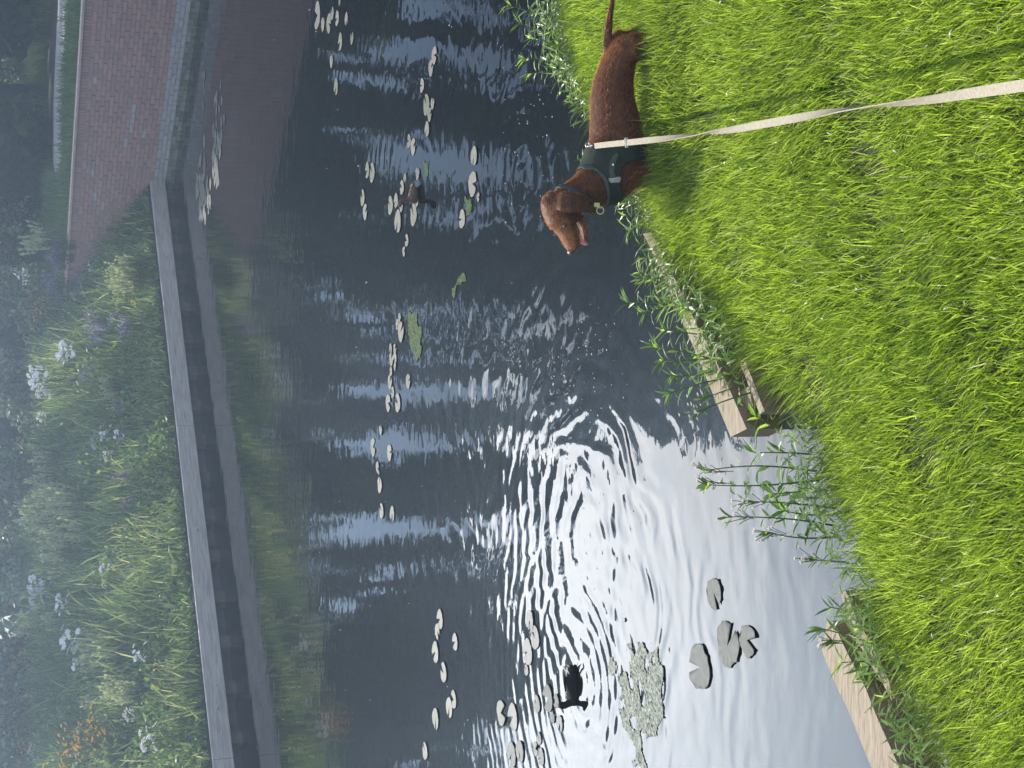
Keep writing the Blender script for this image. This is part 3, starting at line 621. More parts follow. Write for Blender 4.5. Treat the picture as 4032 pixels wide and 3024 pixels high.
# densify
T0 = np.linspace(0, len(pts) - 1, 90); PA = np.array(pts); pi_ = np.arange(len(pts))
PL = np.stack([np.interp(T0, pi_, PA[:, k]) for k in range(3)], -1); PH = np.radians(np.interp(T0, pi_, lphi))
for it in range(3): PL[1:-1] = (PL[:-2] + 2 * PL[1:-1] + PL[2:]) / 4
for i in range(90):
    t = PL[min(i + 1, 89)] - PL[max(i - 1, 0)]; t /= np.linalg.norm(t)
    view = PL[i] - EYE; view /= np.linalg.norm(view)
    a = np.cross(t, view); a /= np.linalg.norm(a); b = np.cross(a, t)
    wv = a * math.cos(PH[i]) + b * math.sin(PH[i]); nv = -a * math.sin(PH[i]) + b * math.cos(PH[i])
    for sw, sn in ((-1, -1), (1, -1), (1, 1), (-1, 1)): LV.append(PL[i] + wv * .009 * sw + nv * .0011 * sn)
for i in range(89):
    for k in range(4): LF.append((i * 4 + k, i * 4 + (k + 1) % 4, (i + 1) * 4 + (k + 1) % 4, (i + 1) * 4 + k))
LE = empty('leash', PL[0], 'twisted cream webbing leash stretching from the dog harness to the photographer', 'leash')
MB().add(LV, LF).build('strap', M['web'], LE)
mb = MB().tube([PL[0] + np.array([0, 0, .006]), ringc + np.array([.004, 0, .012])], .0035, 8); s_ = torus(ringc + np.array([.003, 0, .014]), .009, .0022, (.9, .3, 0), (0, 0, 1))
mb.add(s_.v, s_.f); mb.build('snap_hook', M['metal'], LE, True)
i = 8; t = PL[i + 1] - PL[i - 1]; t /= np.linalg.norm(t); view = PL[i] - EYE; view /= np.linalg.norm(view); a = np.cross(t, view); a /= np.linalg.norm(a); b = np.cross(a, t)
MB().box(PL[i], (.012, .03, .007), (t, a, b)).build('slider', M['metal'], LE)

# ------------------------------------------------------------------ ducklings
def rough_up(me):
    n_ = len(me.vertices); c_ = np.zeros(n_ * 3); me.vertices.foreach_get('co', c_); c_ = c_.reshape(-1, 3); q_ = np.zeros(n_ * 3); me.vertices.foreach_get('normal', q_); q_ = q_.reshape(-1, 3)
    me.vertices.foreach_set('co', (c_ + q_ * (.0012 * vnoise(c_[:, 0] * 60, c_[:, 2] * 110, 1, 91) + rng.normal(0, .0007, n_))[:, None]).ravel())
def P2(ix, iy, y, dy=0): return aty(ix, iy, y) + np.array([0, dy, 0])
y1 = DUCK1[1]
D1 = empty('duckling', DUCK1, 'small dark duckling swimming on the white reflection, tail toward the dog', 'duckling', 'ducklings on the pond')
def st2(top, bot, wd, y):
    t, b = P2(*top, y), P2(*bot, y); return ((t + b) / 2, (t - b) / 2, np.array([0, wd, 0]))
b1 = MB()
b1.rings([st2((2247, 2618), (2254, 2618), .008, y1), st2((2240, 2632), (2264, 2632), .025, y1), st2((2234, 2660), (2272, 2660), .038, y1), st2((2232, 2700), (2276, 2700), .043, y1), st2((2235, 2735), (2276, 2740), .040, y1), st2((2240, 2758), (2272, 2765), .030, y1), st2((2246, 2775), (2266, 2780), .014, y1)], 16)
b1.rings([(P2(2250, 2762, y1), np.array([.020, 0, 0]), np.array([0, .022, 0])), (P2(2232, 2774, y1), np.array([.016, 0, 0]), np.array([0, .016, 0])), (P2(2216, 2778, y1), np.array([.0165, 0, 0]), np.array([0, .016, 0])), (P2(2206, 2778, y1), np.array([.016, 0, 0]), np.array([0, .015, 0])), (P2(2200, 2777, y1), np.array([.008, 0, 0]), np.array([0, .008, 0]))], 14)
tmp = b1.build('tmp', None); dm = remesh(tmp, .0026, 2); rough_up(dm); bpy.data.objects.remove(tmp)
cv = np.zeros(len(dm.vertices) * 3); dm.vertices.foreach_get('co', cv); dm.vertices.foreach_set('co', (cv.reshape(-1, 3) - DUCK1).ravel()); dm.materials.clear(); link('body', dm, M['duck'], D1, True)
MB().rings([(P2(2212, 2788, y1), np.array([0, 0, .006]), np.array([0, .008, 0])), (P2(2216, 2800, y1), np.array([0, 0, .004]), np.array([0, .008, 0])), (P2(2219, 2808, y1), np.array([0, 0, .002]), np.array([0, .005, 0]))], 8).build('bill', M['bill'], D1, True)
tb = MB()
for k in (-1, 1): tb.leaf(P2(2246, 2630, y1, .008 * k), np.array([.02, .012 * k, .012]), np.array([0, 0, 1]), .028, .012, -.2, .5)
for k in (-1, 1): tb.leaf(P2(2242, 2660, y1, .014 * k), np.array([.06, .006 * k, .022]), np.array([0, 0, 1]), .055, .02, -.15, .2)
tb.build('tail', M['tailwhite'], D1)
wg = MB()
for k in (-1, 1):
    for j in range(4): wg.leaf(P2(2238 - j, 2735 - 8 * j, y1, k * (.034 - .002 * j)), np.array([.1, -.012 * k, .004 + .004 * j]), np.array([0, k * .7, .7]), .085 - .006 * j, .022, .12, .5)
wg.build('wing', M['duck'], D1)
y2 = DUCK2[1]
D2 = empty('duckling', DUCK2, 'small brown duckling with tan rump among lily pads in the pond middle', 'duckling', 'ducklings on the pond')
b1 = MB()
b1.rings([st2((1621, 728), (1630, 728), .01, y2), st2((1615, 742), (1640, 740), .028, y2), st2((1609, 765), (1645, 763), .042, y2), st2((1606, 785), (1646, 784), .042, y2), st2((1611, 800), (1640, 800), .026, y2)], 16)
b1.rings([(P2(1618, 784, y2), np.array([.02, 0, .008]), np.array([0, .02, 0])), (P2(1600, 790, y2), np.array([.014, 0, .012]), np.array([0, .015, 0])), (P2(1586, 790, y2), np.array([.008, 0, .016]), np.array([0, .015, 0])), (P2(1577, 797, y2), np.array([.004, 0, .017]), np.array([0, .016, 0])), (P2(1574, 806, y2), np.array([-.003, 0, .015]), np.array([0, .015, 0])), (P2(1577, 814, y2), np.array([-.006, 0, .008]), np.array([0, .008, 0]))], 14)
tmp = b1.build('tmp', None); dm = remesh(tmp, .0026, 2); rough_up(dm); bpy.data.objects.remove(tmp)
cv = np.zeros(len(dm.vertices) * 3); dm.vertices.foreach_get('co', cv); dm.vertices.foreach_set('co', (cv.reshape(-1, 3) - DUCK2).ravel()); dm.materials.clear(); link('body', dm, M['duckbrown'], D2, True)
MB().rings([(P2(1577, 815, y2), np.array([.004, 0, .007]), np.array([0, .008, 0])), (P2(1583, 821, y2), np.array([.003, 0, .005]), np.array([0, .008, 0])), (P2(1587, 824, y2), np.array([.002, 0, .002]), np.array([0, .005, 0]))], 8).build('bill', M['bill'], D2, True)
tb = MB()
for k in (-1, 0, 1): tb.leaf(P2(1622, 742, y2, .01 * k), np.array([.03, .012 * k, .004]), np.array([0, 0, 1]), .035, .018, .1, .5)
tb.build('tail', M['tan'], D2)

# ------------------------------------------------------------------ lily pads
PADS = [(1251,60,105),(1272,98,55),(1295,89,75),(1310,55,50),(1330,72,58),(1339,6,30),(1364,71,50),(1341,163,70),(1387,152,50),(1306,244,50),(1325,339,68),(1711,217,68),(1697,268,66),(1664,337,55),(1681,416,82),(1705,410,45),(1693,452,55),(1684,506,62),
 (1612,557,54),(1627,578,68),(1448,670,63),(1468,683,78),(1430,782,66),(1439,835,66),(1539,812,74),(1561,787,58),(1596,699,40),(1585,740,56),(1646,686,50),(1569,866,92),(1630,850,90),(1643,796,42),(1582,815,45),(1604,948,50),(1592,990,40),(1869,609,75),(1860,723,100),(1822,862,76),(1884,775,36),
 (1575,1252,36),(1566,1275,45),(1580,1308,84),(1539,1368,40),(1556,1375,42),(1542,1416,56),(1557,1405,50),(1557,1441,34),(1542,1462,38),(1536,1507,60),(1548,1547,48),(1608,1502,62),(1529,1585,70),(1569,1590,75),(1501,1696,40),(1469,1761,75),(1534,1782,68),(1487,1837,46),(1493,1862,18),(1497,1914,66),(1505,2015,62),(1545,2018,64),
 (1734,2437,80),(1723,2482,62),(1794,2526,70),(1717,2565,86),(1750,2651,78),(1770,2780,80),(1788,2755,72),(1716,2824,84),(1676,2961,68),(1974,2807,100),
 (2089,2438,78),(2109,2516,92),(2080,2565,105),(2075,2640,44),(2160,2748,108),(2117,2776,70),(2194,2761,58),(2177,2825,46),(2205,2844,64),(2022,2821,108),(2017,2966,98),(2049,2953,84),(2111,2949,56),(2124,2911,50),(2132,2977,68),
 (2812,2330,125),(2866,2544,185),(2944,2520,128),(2761,2628,185)]
def pad(C, Rm, r, label, group, ragged, big):
    o = MB(); n = 30; notch = r.uniform(0, 6.28); nw = r.uniform(.10, .42); tint = r.choice([.3, .55, .7, .85, .95]) if not big else .25
    vs = [(C[0], C[1], C[2] + .0012)]; tn = [tint]
    for rr in (.35, .7, .93, 1.0):
        for i in range(n + 1):
            a = notch + nw + (6.283 - 2 * nw) * i / n
            q_ = Rm * rr * (1 + .05 * math.sin(3 * a + notch) + ragged * r.uniform(-.12, .04) * (rr > .9)) * (1.0 + .12 * math.cos(a - notch))
            z = C[2] + .0012 + (.0006 * math.sin(a * 9) * rr) + (r.uniform(0, .003) * (rr > .95) if (math.sin(2 * a + notch) > .4) else 0)
            vs.append((C[0] + q_ * math.cos(a), C[1] + q_ * math.sin(a), z)); tn.append(tint + r.uniform(-.12, .12) + .12 * math.sin(a * 11) * rr)
    fs = [(0, 1 + i, 2 + i) for i in range(n)]
    for k in range(3):
        for i in range(n): fs.append((1 + k * (n + 1) + i, 1 + (k + 1) * (n + 1) + i, 2 + (k + 1) * (n + 1) + i, 2 + k * (n + 1) + i))
    o.add(vs, fs, tn); ob = o.build('lily_pad', M['padbacklit' if big or (group.startswith('lily pads floating') and proj(C)[0] > 2000) else 'pad'], None, True)
    s = ob.modifiers.new('s', 'SOLIDIFY'); s.thickness = .001; s.offset = 1
    return tag(ob, label, 'lily pad', group)
anchors = {'the brown duckling': (1620, 775), 'the black duckling': (2250, 2700), 'the brick wall corner': (690, 710), "the dog's nose": (2247, 995), 'the tapered timber beam end': (3250, 2550)}
def anchor_for(p):
    a, b = p[:2]
    if a > 2700: return None
    if a < 1400: return 'the brick wall corner'
    if a > 1800 and b < 1000: return "the dog's nose"
    if b > 2300: return 'the black duckling'
    return 'the brown duckling'
big_labels = {(2812, 2330, 125): 'heart-shaped grey lily pad alone on the bright pale water', (2866, 2544, 185): 'large round veined lily pad, biggest of the near grey ones', (2944, 2520, 128): 'ragged grey lily pad with bitten edge touching the large round one', (2761, 2628, 185): 'long grey lily pad with a narrow split, beside the near pair'}
rank = {}
for an, (ax_, ay_) in anchors.items():
    for k, p in enumerate(sorted(PADS, key=lambda p: math.hypot(p[0] - ax_, p[1] - ay_))): rank[(an, p)] = k
for p in PADS:
    r = random.Random(p[0] * 31 + p[1]); C = at(p[0], p[1], 0.002); Rm = p[2] / 2 / FPX * np.linalg.norm(C - EYE)
    an = anchor_for(p); C = C + np.array([0, 0, .0005 * (PADS.index(p) % 6)])
    if an is None: pad(C, Rm, r, big_labels[p], 'grey lily pads near the timber edging', .9, True)
    else:
        k = rank[(an, p)]; word = ORD[k] if k < len(ORD) else None
        lab = ('%s lily pad, %sclosest of all pads to %s' % ('pale grey-green', word, an)) if word is not None else 'pale lily pad floating far from others on dark water'
        pad(C, Rm, r, lab, 'lily pads floating on the dark pond', .5 if r.random() < .4 else .12, False)
r = random.Random(3)
raft = [((845, 885), (320, 480), 9), ((838, 872), (480, 600), 16), ((836, 862), (590, 720), 16), ((776, 810), (620, 760), 18), ((772, 832), (700, 800), 22), ((776, 826), (780, 860), 14), ((795, 812), (290, 440), 5), ((800, 806), (540, 600), 2)]
for (a0, a1), (b0, b1_), n in raft:
    for k in range(n):
        C = at(r.uniform(a0, a1), r.uniform(b0, b1_), .002 + .0006 * (k % 7)); pad(C, r.uniform(.05, .10), r, 'small lily pad packed in the flat pale raft beside the brick wall', 'lily pad raft beside the brick wall', .3, False)
# floating algae
def mat_patch(name, poly_px, m, label, n=420, cell=.012, seed=0, kind=None, keep=.9):
    P_ = np.array([at(a, b, .003)[:2] for a, b in poly_px]); x0, y0 = P_.min(0); x1, y1 = P_.max(0)
    nx, ny = int((x1 - x0) / cell) + 1, int((y1 - y0) / cell) + 1
    gx, gy = np.meshgrid(np.linspace(x0, x1, nx), np.linspace(y0, y1, ny), indexing='ij')
    ins = in_poly(gx + .02 * vnoise(gx, gy, 5, seed), gy + .03 * vnoise(gx, gy, 5, seed + 1), [tuple(p) for p in P_]) & (vnoise(gx, gy, 7, seed + 5) < 1.0 + keep)
    r_ = np.random.default_rng(seed); z = .0015 + np.abs(r_.normal(0, .0018, gx.shape)) + .001 * np.maximum(0, vnoise(gx, gy, 9, seed + 2))
    idx = np.arange(nx * ny).reshape(nx, ny); fs = []
    for i in range(nx - 1):
        for j in range(ny - 1):
            if ins[i, j] and ins[i + 1, j] and ins[i, j + 1] and ins[i + 1, j + 1]: fs.append((idx[i, j], idx[i + 1, j], idx[i + 1, j + 1], idx[i, j + 1]))
    V_ = np.stack([gx + r_.normal(0, cell * .2, gx.shape), gy + r_.normal(0, cell * .2, gx.shape), z], -1).reshape(-1, 3)
    used = sorted({i for f in fs for i in f}); mp = {u: k for k, u in enumerate(used)}
    return tag(MB().add([V_[u] for u in used], [tuple(mp[i] for i in f) for f in fs]).build(name, m), label, 'algae')
mat_patch('floating_algae', [(2470, 2535), (2530, 2525), (2545, 2560), (2570, 2555), (2585, 2530), (2590, 2570), (2612, 2640), (2610, 2760), (2600, 2850), (2580, 2915), (2540, 2900), (2535, 2960), (2545, 3024), (2545, 3080), (2515, 3060), (2485, 2920), (2455, 2870), (2432, 2760), (2440, 2680), (2465, 2610)], M['scum'], 'large bubbly grey-green algae mat near the black duckling', seed=3, keep=.05, cell=.0075)
mat_patch('floating_algae', [(2395, 2600), (2415, 2590), (2428, 2625), (2420, 2665), (2400, 2650)], M['scum'], 'small grey algae patch between black duckling and large algae mat', seed=8)
mat_patch('floating_algae', [(2458, 2415), (2470, 2400), (2478, 2440), (2466, 2490), (2456, 2470)], M['scum'], 'narrow grey algae sliver on bright water beyond the large mat', seed=9)
mat_patch('floating_algae', [(1662, 632), (1690, 640), (1692, 690), (1672, 705), (1660, 680)], M['algae'], 'small bright green algae patch by the brown duckling', seed=12)
mat_patch('floating_algae', [(1838, 770), (1870, 775), (1862, 830), (1838, 850), (1828, 820)], M['algae'], 'green algae patch touching lily pads opposite the dog head', seed=13)
mat_patch('floating_algae', [(1606, 1225), (1640, 1230), (1660, 1300), (1652, 1420), (1630, 1425), (1610, 1350)], M['algae'], 'long green algae patch in the pond middle under blue reflection', seed=14)
mat_patch('floating_algae', [(1822, 1060), (1836, 1075), (1845, 1180), (1832, 1110), (1800, 1130), (1786, 1190), (1780, 1160), (1800, 1080)], M['algae'], 'arched green algae strand alone in the dark pond middle', seed=15)
mb = MB(); r = random.Random(9)
for k in range(230):
    if k < 90: a, b = r.uniform(1950, 2330), r.gauss(480, 230)
    elif k < 140: a, b = r.gauss(2330, 90), r.gauss(1450, 120)
    else: a, b = r.uniform(1000, 2700), r.uniform(0, 3024)
    if b > 3000 or b < 5 or (a > 2200 and b < 1000 and a > 2080 + b * .25): continue
    C = at(a, b, .004); s = r.uniform(.002, .006) * (1 if a > 1500 else 1.5); t = r.uniform(0, 3)
    u = np.array([math.cos(t), math.sin(t), 0]); v = np.array([-u[1], u[0], 0]) * r.uniform(.4, 1)
    mb.add([C + u * s, C + v * s, C - u * s, C - v * s, C + np.array([0, 0, s * .6])], [(0, 1, 4), (1, 2, 4), (2, 3, 4), (3, 0, 4)])
tag(mb.build('floating_fluff', M['fluff']), 'tiny pale specks of seed fluff drifting on the dark water', 'seed fluff', kind='stuff')

# ------------------------------------------------------------------ far bank: plank edging and wall
PB = at(685, 710, 0); PA_ = at(975, 3024, 0); pd = PA_ - PB; PLEN = np.linalg.norm(pd); pd /= PLEN           # from the corner to the left
pn = np.array([-pd[1], pd[0], 0]);
if pn[1] < 0: pn = -pn                                                                                      # away from the camera
W0 = at(790, 0, 0); wd_ = PB - W0; wd_ /= np.linalg.norm(wd_)                                                # along the wall, away from the camera
wn = np.array([-wd_[1], wd_[0], 0]);
if wn[0] > 0: wn = -wn                                                                                      # toward the pond
PE = empty('timber_retaining_edge', PB + pd * PLEN / 2, 'long grey plank edging with bolts along the far bank', 'timber edging')
def along(ix, iy):
    d = ray(ix, iy); n = np.cross(pd, [0, 0, 1]); s = np.dot(PB - EYE, n) / np.dot(d, n); return np.dot(EYE + d * s - PB, pd)
cuts = [0.0, along(770, 1675), along(900, 2985), PLEN + 9]
zt, zb_ = .355, .134
for a, b in zip(cuts[:-1], cuts[1:]):
    bd = MB().box(PB + pd * ((a + b) / 2) + pn * .03 + np.array([0, 0, (zt + zb_) / 2]), (b - a - .006, .06, zt - zb_), (pd, pn, (0, 0, 1))).build('board', M['plank'], PE)
    MB().box(PB + pd * ((a + b) / 2) + pn * .085 + np.array([0, 0, zt - .03]), (b - a - .006, .05, .05), (pd, pn, (0, 0, 1))).build('back_rail', M['plank'], PE)
    bv = bd.modifiers.new('b', 'BEVEL'); bv.width = .006; bv.segments = 2
t = .25
k = 0
while t < PLEN + 6:
    MB().box(PB + pd * t + pn * (.125 + .02 * (k % 2)) + np.array([0, 0, -.12]), (.16, .12, .55), (pd, pn, (0, 0, 1))).build('post', M['postwood'], PE)
    MB().rings([(PB + pd * t - pn * .002 + np.array([0, 0, .235]), pd * .014, np.array([0, 0, .014])), (PB + pd * t - pn * .012 + np.array([0, 0, .235]), pd * .011, np.array([0, 0, .011]))], 10).build('bolt', M['bolt'], PE)
    if k % 4 == 2: MB().tube([PB + pd * (t + .3) + np.array([0, 0, .25]), PB + pd * (t + .3) - pn * .06 + np.array([0, 0, .25])], .012, 8).build('bolt', M['bolt'], PE)
    t += .62; k += 1
# dark earth behind the posts
MB().box(PB + pd * 6 + pn * .32 + np.array([0, 0, -.05]), (26 - .0, .1, .7), (pd, pn, (0, 0, 1))).build('back_board', M['postwood'], PE)

BW = empty('brick_wall', PB + wn * 0 - wd_ * 1.5, 'red brick retaining wall with pale coping at the pond corner', 'wall')
wl0, wl1 = -9.0, 3.2                      # along wd_ from the corner (negative = toward the camera)
def wpt(s, o, z): return PB + wd_ * s + wn * o + np.array([0, 0, z])
ZW = 1.455
axw = (wd_, wn, np.array([0, 0, 1.0]))
mm = MB().box(wpt((wl0 + wl1) / 2, -.12, ZW / 2 - .3), (wl1 - wl0, .22, ZW + .5), axw); mm.build('mortar_core', M['mortar'], BW)
bk = MB(); course = .0615; r = random.Random(4); z = ZW - .105; row = 0
s = wl0
while s < wl1 - .03:
    bk.box(wpt(s + .03, -.006 + r.uniform(-.002, .002), ZW - .0525), (.052, .022, .096), axw, .72 + r.uniform(-.13, .13)); s += .0615
while z > -.15:
    s = wl0 + (.105 if row % 2 else 0); zc = z - course / 2
    while s < wl1 - .2:
        if zc < .10: tn = .05 + r.uniform(-.05, .08)
        elif zc < .30: tn = .34 + r.uniform(-.1, .12)
        else:
            tn = .75 + r.uniform(-.17, .17)
            if r.random() < .02 or abs(zc - .72) < .035 and r.random() < .25: tn = .46
        bk.box(wpt(s + .105, -.004 + r.uniform(-.004, .004), zc), (.2, .022, course - .0115), axw, tn); s += .2105
    z -= course; row += 1
bk.build('brickwork', M['brick'], BW)
cp = MB().box(wpt((wl0 + wl1) / 2, -.12, ZW + .015), (wl1 - wl0, .30, .03), axw).build('coping', M['coping'], BW)

# far ground
def meadow_h(d): return .335 + np.minimum(d, 4.2) * .27 + np.maximum(d - 4.2, 0) * .028
def mpt(s, d):    # s along the plank from the corner, d perpendicular
    p = PB + pd * s + pn * d; return p
cosw = float(np.dot(wd_, pn)); 
mb = MB(); ss = np.linspace(0, 40, 60); dd = np.concatenate([[.1], np.linspace(.4, 6, 16), [9, 14, 25, 60]])
vs = []
for d in dd:
    st_ = wd_ * (d / cosw)
    for s in ss:
        p = PB + st_ + pd * s + wn * .0; vs.append((p[0], p[1], float(meadow_h(d))))
n = len(ss); fs = [(j * n + i, j * n + i + 1, (j + 1) * n + i + 1, (j + 1) * n + i) for j in range(len(dd) - 1) for i in range(n - 1)]
mb.add(vs, fs); tag(mb.build('far_bank', M['soil'], smooth=True), 'rising ground of the far flower bank', 'ground', kind='structure')
mb = MB(); vs = []
rr_ = np.concatenate([np.linspace(.1, 6, 12), [10, 20, 60]]); qq = np.linspace(-12, 60, 40)
def vpt(q_, r_): return PB + wd_ * q_ - wn * r_
for q_ in qq:
    for r_ in rr_:
        p = vpt(q_, r_); vs.append((p[0], p[1], 1.37 + .015 * r_ if r_ < 6 else 1.46 + .03 * (r_ - 6) * (1 if r_ < 21 else 1)))
n = len(rr_); fs = [(j * n + i, j * n + i + 1, (j + 1) * n + i + 1, (j + 1) * n + i) for j in range(len(qq) - 1) for i in range(n - 1)]
mb.add(vs, fs); tag(mb.build('verge_ground', M['soil'], smooth=True), 'ground behind the brick wall', 'ground', kind='structure')
pp = [at(a, b, 1.475) for a, b in ((268, -900), (265, 0), (254, 250), (246, 450), (240, 640), (222, 700), (208, 640), (198, 450), (196, 300), (206, 100), (212, 0), (216, -900))]
mb = MB().prism(pp[::-1], .03); tag(mb.build('path', M['path']), 'pale gravel path beyond the brick wall', 'path', kind='structure')

# surfaces for placing plants by where they stand
def side_of_wall(x, y): return ((np.stack([x, y], -1) - PB[:2]) @ wn[:2])        # >0 meadow side
def perp(x, y): return ((np.stack([x, y], -1) - PB[:2]) @ pn[:2])
def far_z(x, y):
    d = perp(x, y); sw = side_of_wall(x, y)
    return np.where(sw >= 0, meadow_h(d), 1.37 + .015 * np.minimum(-sw, 6) + .03 * np.clip(-sw - 6, 0, 20))
def hit(ix, iy, hh):
    d = ray(ix, iy)
    for t in np.linspace(14.5, 45, 900):
        p = EYE + d * t
        if perp(p[0:1], p[1:2])[0] > .15 and p[2] < float(far_z(p[0:1], p[1:2])[0]) + hh: return np.array([p[0], p[1], float(far_z(p[0:1], p[1:2])[0])])
    p = EYE + d * 27; return np.array([p[0], p[1], float(far_z(p[0:1], p[1:2])[0])])

# meadow grass
def region(n, smin, smax, dmin, dmax, pw=1.0):
    s = rng.uniform(smin, smax, n); d = dmin + (dmax - dmin) * rng.random(n) ** pw
    x = PB[0] + pd[0] * s + pn[0] * d + (wd_[0] - pn[0] * cosw) * 0; y = PB[1] + pd[1] * s + pn[1] * d
    k = side_of_wall(x, y) > .1; return x[k], y[k], d[k]
x, y, d = region(52000, -6, 13, .12, 12, 1.3)
cl = vnoise(x, y, .35, 51)
h = np.clip((.42 + .16 * cl + rng.normal(0, .13, len(x))) * np.clip(.35 + d * .4, 0, 1), .08, 1.0)
tint = np.clip(.45 + .18 * vnoise(x, y, .25, 52) + rng.normal(0, .32, len(x)), 0, 1)
V, fl, lt, tt = blades(x, y, far_z(x, y) - .01, h, rng.uniform(.010, .026, len(x)), rng.normal(0, .32, len(x)), rng.normal(-.12, .32, len(x)), rng.uniform(.2, .9, len(x)), tint)
tag(npmesh('meadow_grass', V, fl, lt, tt, M['meadow']), 'dim tangled meadow grass on the far flower bank', 'grass', kind='stuff')
def leaf_cloud(C, nrm_bias, size, tint, asp=.55):
    n = len(C); d = rng.normal(0, 1, (n, 3)); d /= np.linalg.norm(d, axis=1)[:, None]; u = np.cross(d, rng.normal(0, 1, (n, 3))); u /= np.linalg.norm(u, axis=1)[:, None] + 1e-9
    s = size[:, None]
    V = np.stack([C - d * s, C + u * s * asp + d * s * .1, C + d * s, C - u * s * asp + d * s * .1], 1).reshape(-1, 3)
    return V, np.arange(4 * n), np.full(n, 4), np.repeat(tint, 4)
x, y, d = region(42000, -5, 13, .1, 10, 1.4)
cl = vnoise(x, y, .45, 61); hgt = np.clip(.30 + .22 * cl, .05, .8) * np.clip(.3 + d * .45, 0, 1)
C = np.stack([x, y, far_z(x, y) + hgt * rng.random(len(x)) ** .6], -1)
V, fl, lt, tt = leaf_cloud(C, 0, rng.uniform(.022, .055, len(x)), np.clip(.45 + .2 * vnoise(x, y, .3, 62) + rng.normal(0, .33, len(x)), 0, 1))
tag(npmesh('undergrowth', V, fl, lt, tt, M['weeds']), 'leafy weeds and low undergrowth covering the far bank', 'weeds', kind='stuff')
# verge grass beyond the wall, kept off the path
x = rng.uniform(1.5, 14, 90000); y = rng.uniform(18.5, 36, 90000); sw = -side_of_wall(x, y)
PPOLY = [(p[0], p[1]) for p in pp]; k = (sw > .12) & ~in_poly(x, y, PPOLY); x, y, sw = x[k], y[k], sw[k]
h = np.clip(.13 + .07 * vnoise(x, y, .5, 71) + rng.normal(0, .06, len(x)) + .35 * np.clip((y - 28) / 6, 0, 1) * 1, .06, .9)
h *= np.where(sw < .6, .55, 1)
V, fl, lt, tt = blades(x, y, far_z(x, y) - .01, h, rng.uniform(.008, .018, len(x)), rng.normal(0, .3, len(x)), rng.normal(-.1, .3, len(x)), rng.uniform(.2, .9, len(x)), np.clip(rng.normal(.5, .25, len(x)), 0, 1))
tag(npmesh('verge_grass', V, fl, lt, tt, M['verge']), 'green grass verge between the brick wall and the bushes', 'grass', kind='stuff')

# flowering plants: one of each kind, then copies
def flower_proto(name, cat, petal, n, hh, spread, fr, style, seed):
    r = random.Random(seed); E = empty(name, (0, 0, 0), 'x', cat); st = MB(); fb = MB(); lf = MB()
    for i in range(n):
        a = r.uniform(0, 6.28); q_ = spread * r.random() ** .6; b = np.array([q_ * .4 * math.cos(a), q_ * .4 * math.sin(a), 0]); t = np.array([q_ * math.cos(a), q_ * math.sin(a), hh * r.uniform(.72, 1.06)])
        st.tube([b, (b + t) / 2 + np.array([r.uniform(-.02, .02), r.uniform(-.02, .02), .02]), t], .0035, 4, r.random())
        for k in range(3):
            u_ = r.uniform(.1, .8); lf.leaf(b + (t - b) * u_, np.array([r.uniform(-1, 1), r.uniform(-1, 1), .5]), np.array([0, 0, 1.0]), .10, .03, .3, r.random())
        nrm = np.array([r.uniform(-.6, .6), r.uniform(-1.0, .2), .8]); nrm /= np.linalg.norm(nrm); _, u, v = frame(nrm)
        if style == 'daisy':
            for k in range(9):
                aa = k * .698; fb.leaf(t, u * math.cos(aa) + v * math.sin(aa) + nrm * .2, nrm, fr * r.uniform(.85, 1.1), fr * .55, .2, r.uniform(.4, 1))
        elif style == 'spike':
            for k in range(14):
                aa = r.uniform(0, 6.28); p_ = t - np.array([0, 0, 1]) * (k / 14) * .14
                fb.leaf(p_, u * math.cos(aa) + v * math.sin(aa) + np.array([0, 0, .3]), np.array([0, 0, 1.0]), fr, fr * .7, .3, r.random())
        elif style == 'seed':
            for k in range(16):
                aa = r.uniform(0, 6.28); p_ = t - (t - b) / np.linalg.norm(t - b) * (k / 16) * .17
                fb.leaf(p_, np.array([math.cos(aa) * .35, math.sin(aa) * .35, 1.0]), np.array([0, 0, 1.0]) + u * .3, fr, fr * .35, .1, r.random())
    st.build('stem', M['stem'], E); lf.build('leaves', M['weeds'], E); fb.build('seed_head' if style == 'seed' else 'blossoms', M[petal], E)
    return E
def nth(lst, ref=(690, 710)):
    return sorted(lst, key=lambda p: math.hypot(p[0] - ref[0], p[1] - ref[1]))
def plant_out(proto, spots, hh, lab, group, single=True, r=random.Random(8)):
    first = True
    for k, p in enumerate(nth(spots)):
        sz = p[2] if len(p) > 2 else 1.0
        loc = hit(p[0], p[1], hh * sz * .85)
        l = lab % ORD[k] if single else lab
        if first:
            proto.location = loc; proto['label'] = l; proto['group'] = group; proto.scale = (sz,) * 3; first = False; proto.rotation_euler = (0, 0, r.uniform(0, 6.28))
        else: dup(proto, loc, r.uniform(0, 6.28), sz, l, group)
white = [(166, 1503, 1.25), (150, 1470, 1.1), (185, 1530, 1.1), (272, 1384, 1.1), (255, 1400, .9), (371, 1052, .6), (424, 1712, .7), (474, 1715, .6), (388, 1738, .7), (434, 1788, .6), (149, 1815, .7), (172, 1645, .7), (146, 1685, .7), (98, 2029, .8), (156, 2327, 1.1), (152, 2300, 1.0), (190, 2334, .8), (254, 2384, .9), (98, 2493, .9), (288, 2520, 1.1), (318, 2523, .9), (315, 2621, .7), (420, 2239, .6), (559, 2574, .7), (600, 2899, .9), (139, 2957, .8), (518, 2815, .6), (190, 2191, .7)]
plant_out(flower_proto('daisy_plant', 'flower', 'white', 16, .62, .17, .048, 'daisy', 1), white, .62, 'white daisy clump, %sclosest of the white flowers to the brick wall', 'white flower clumps on the far bank')
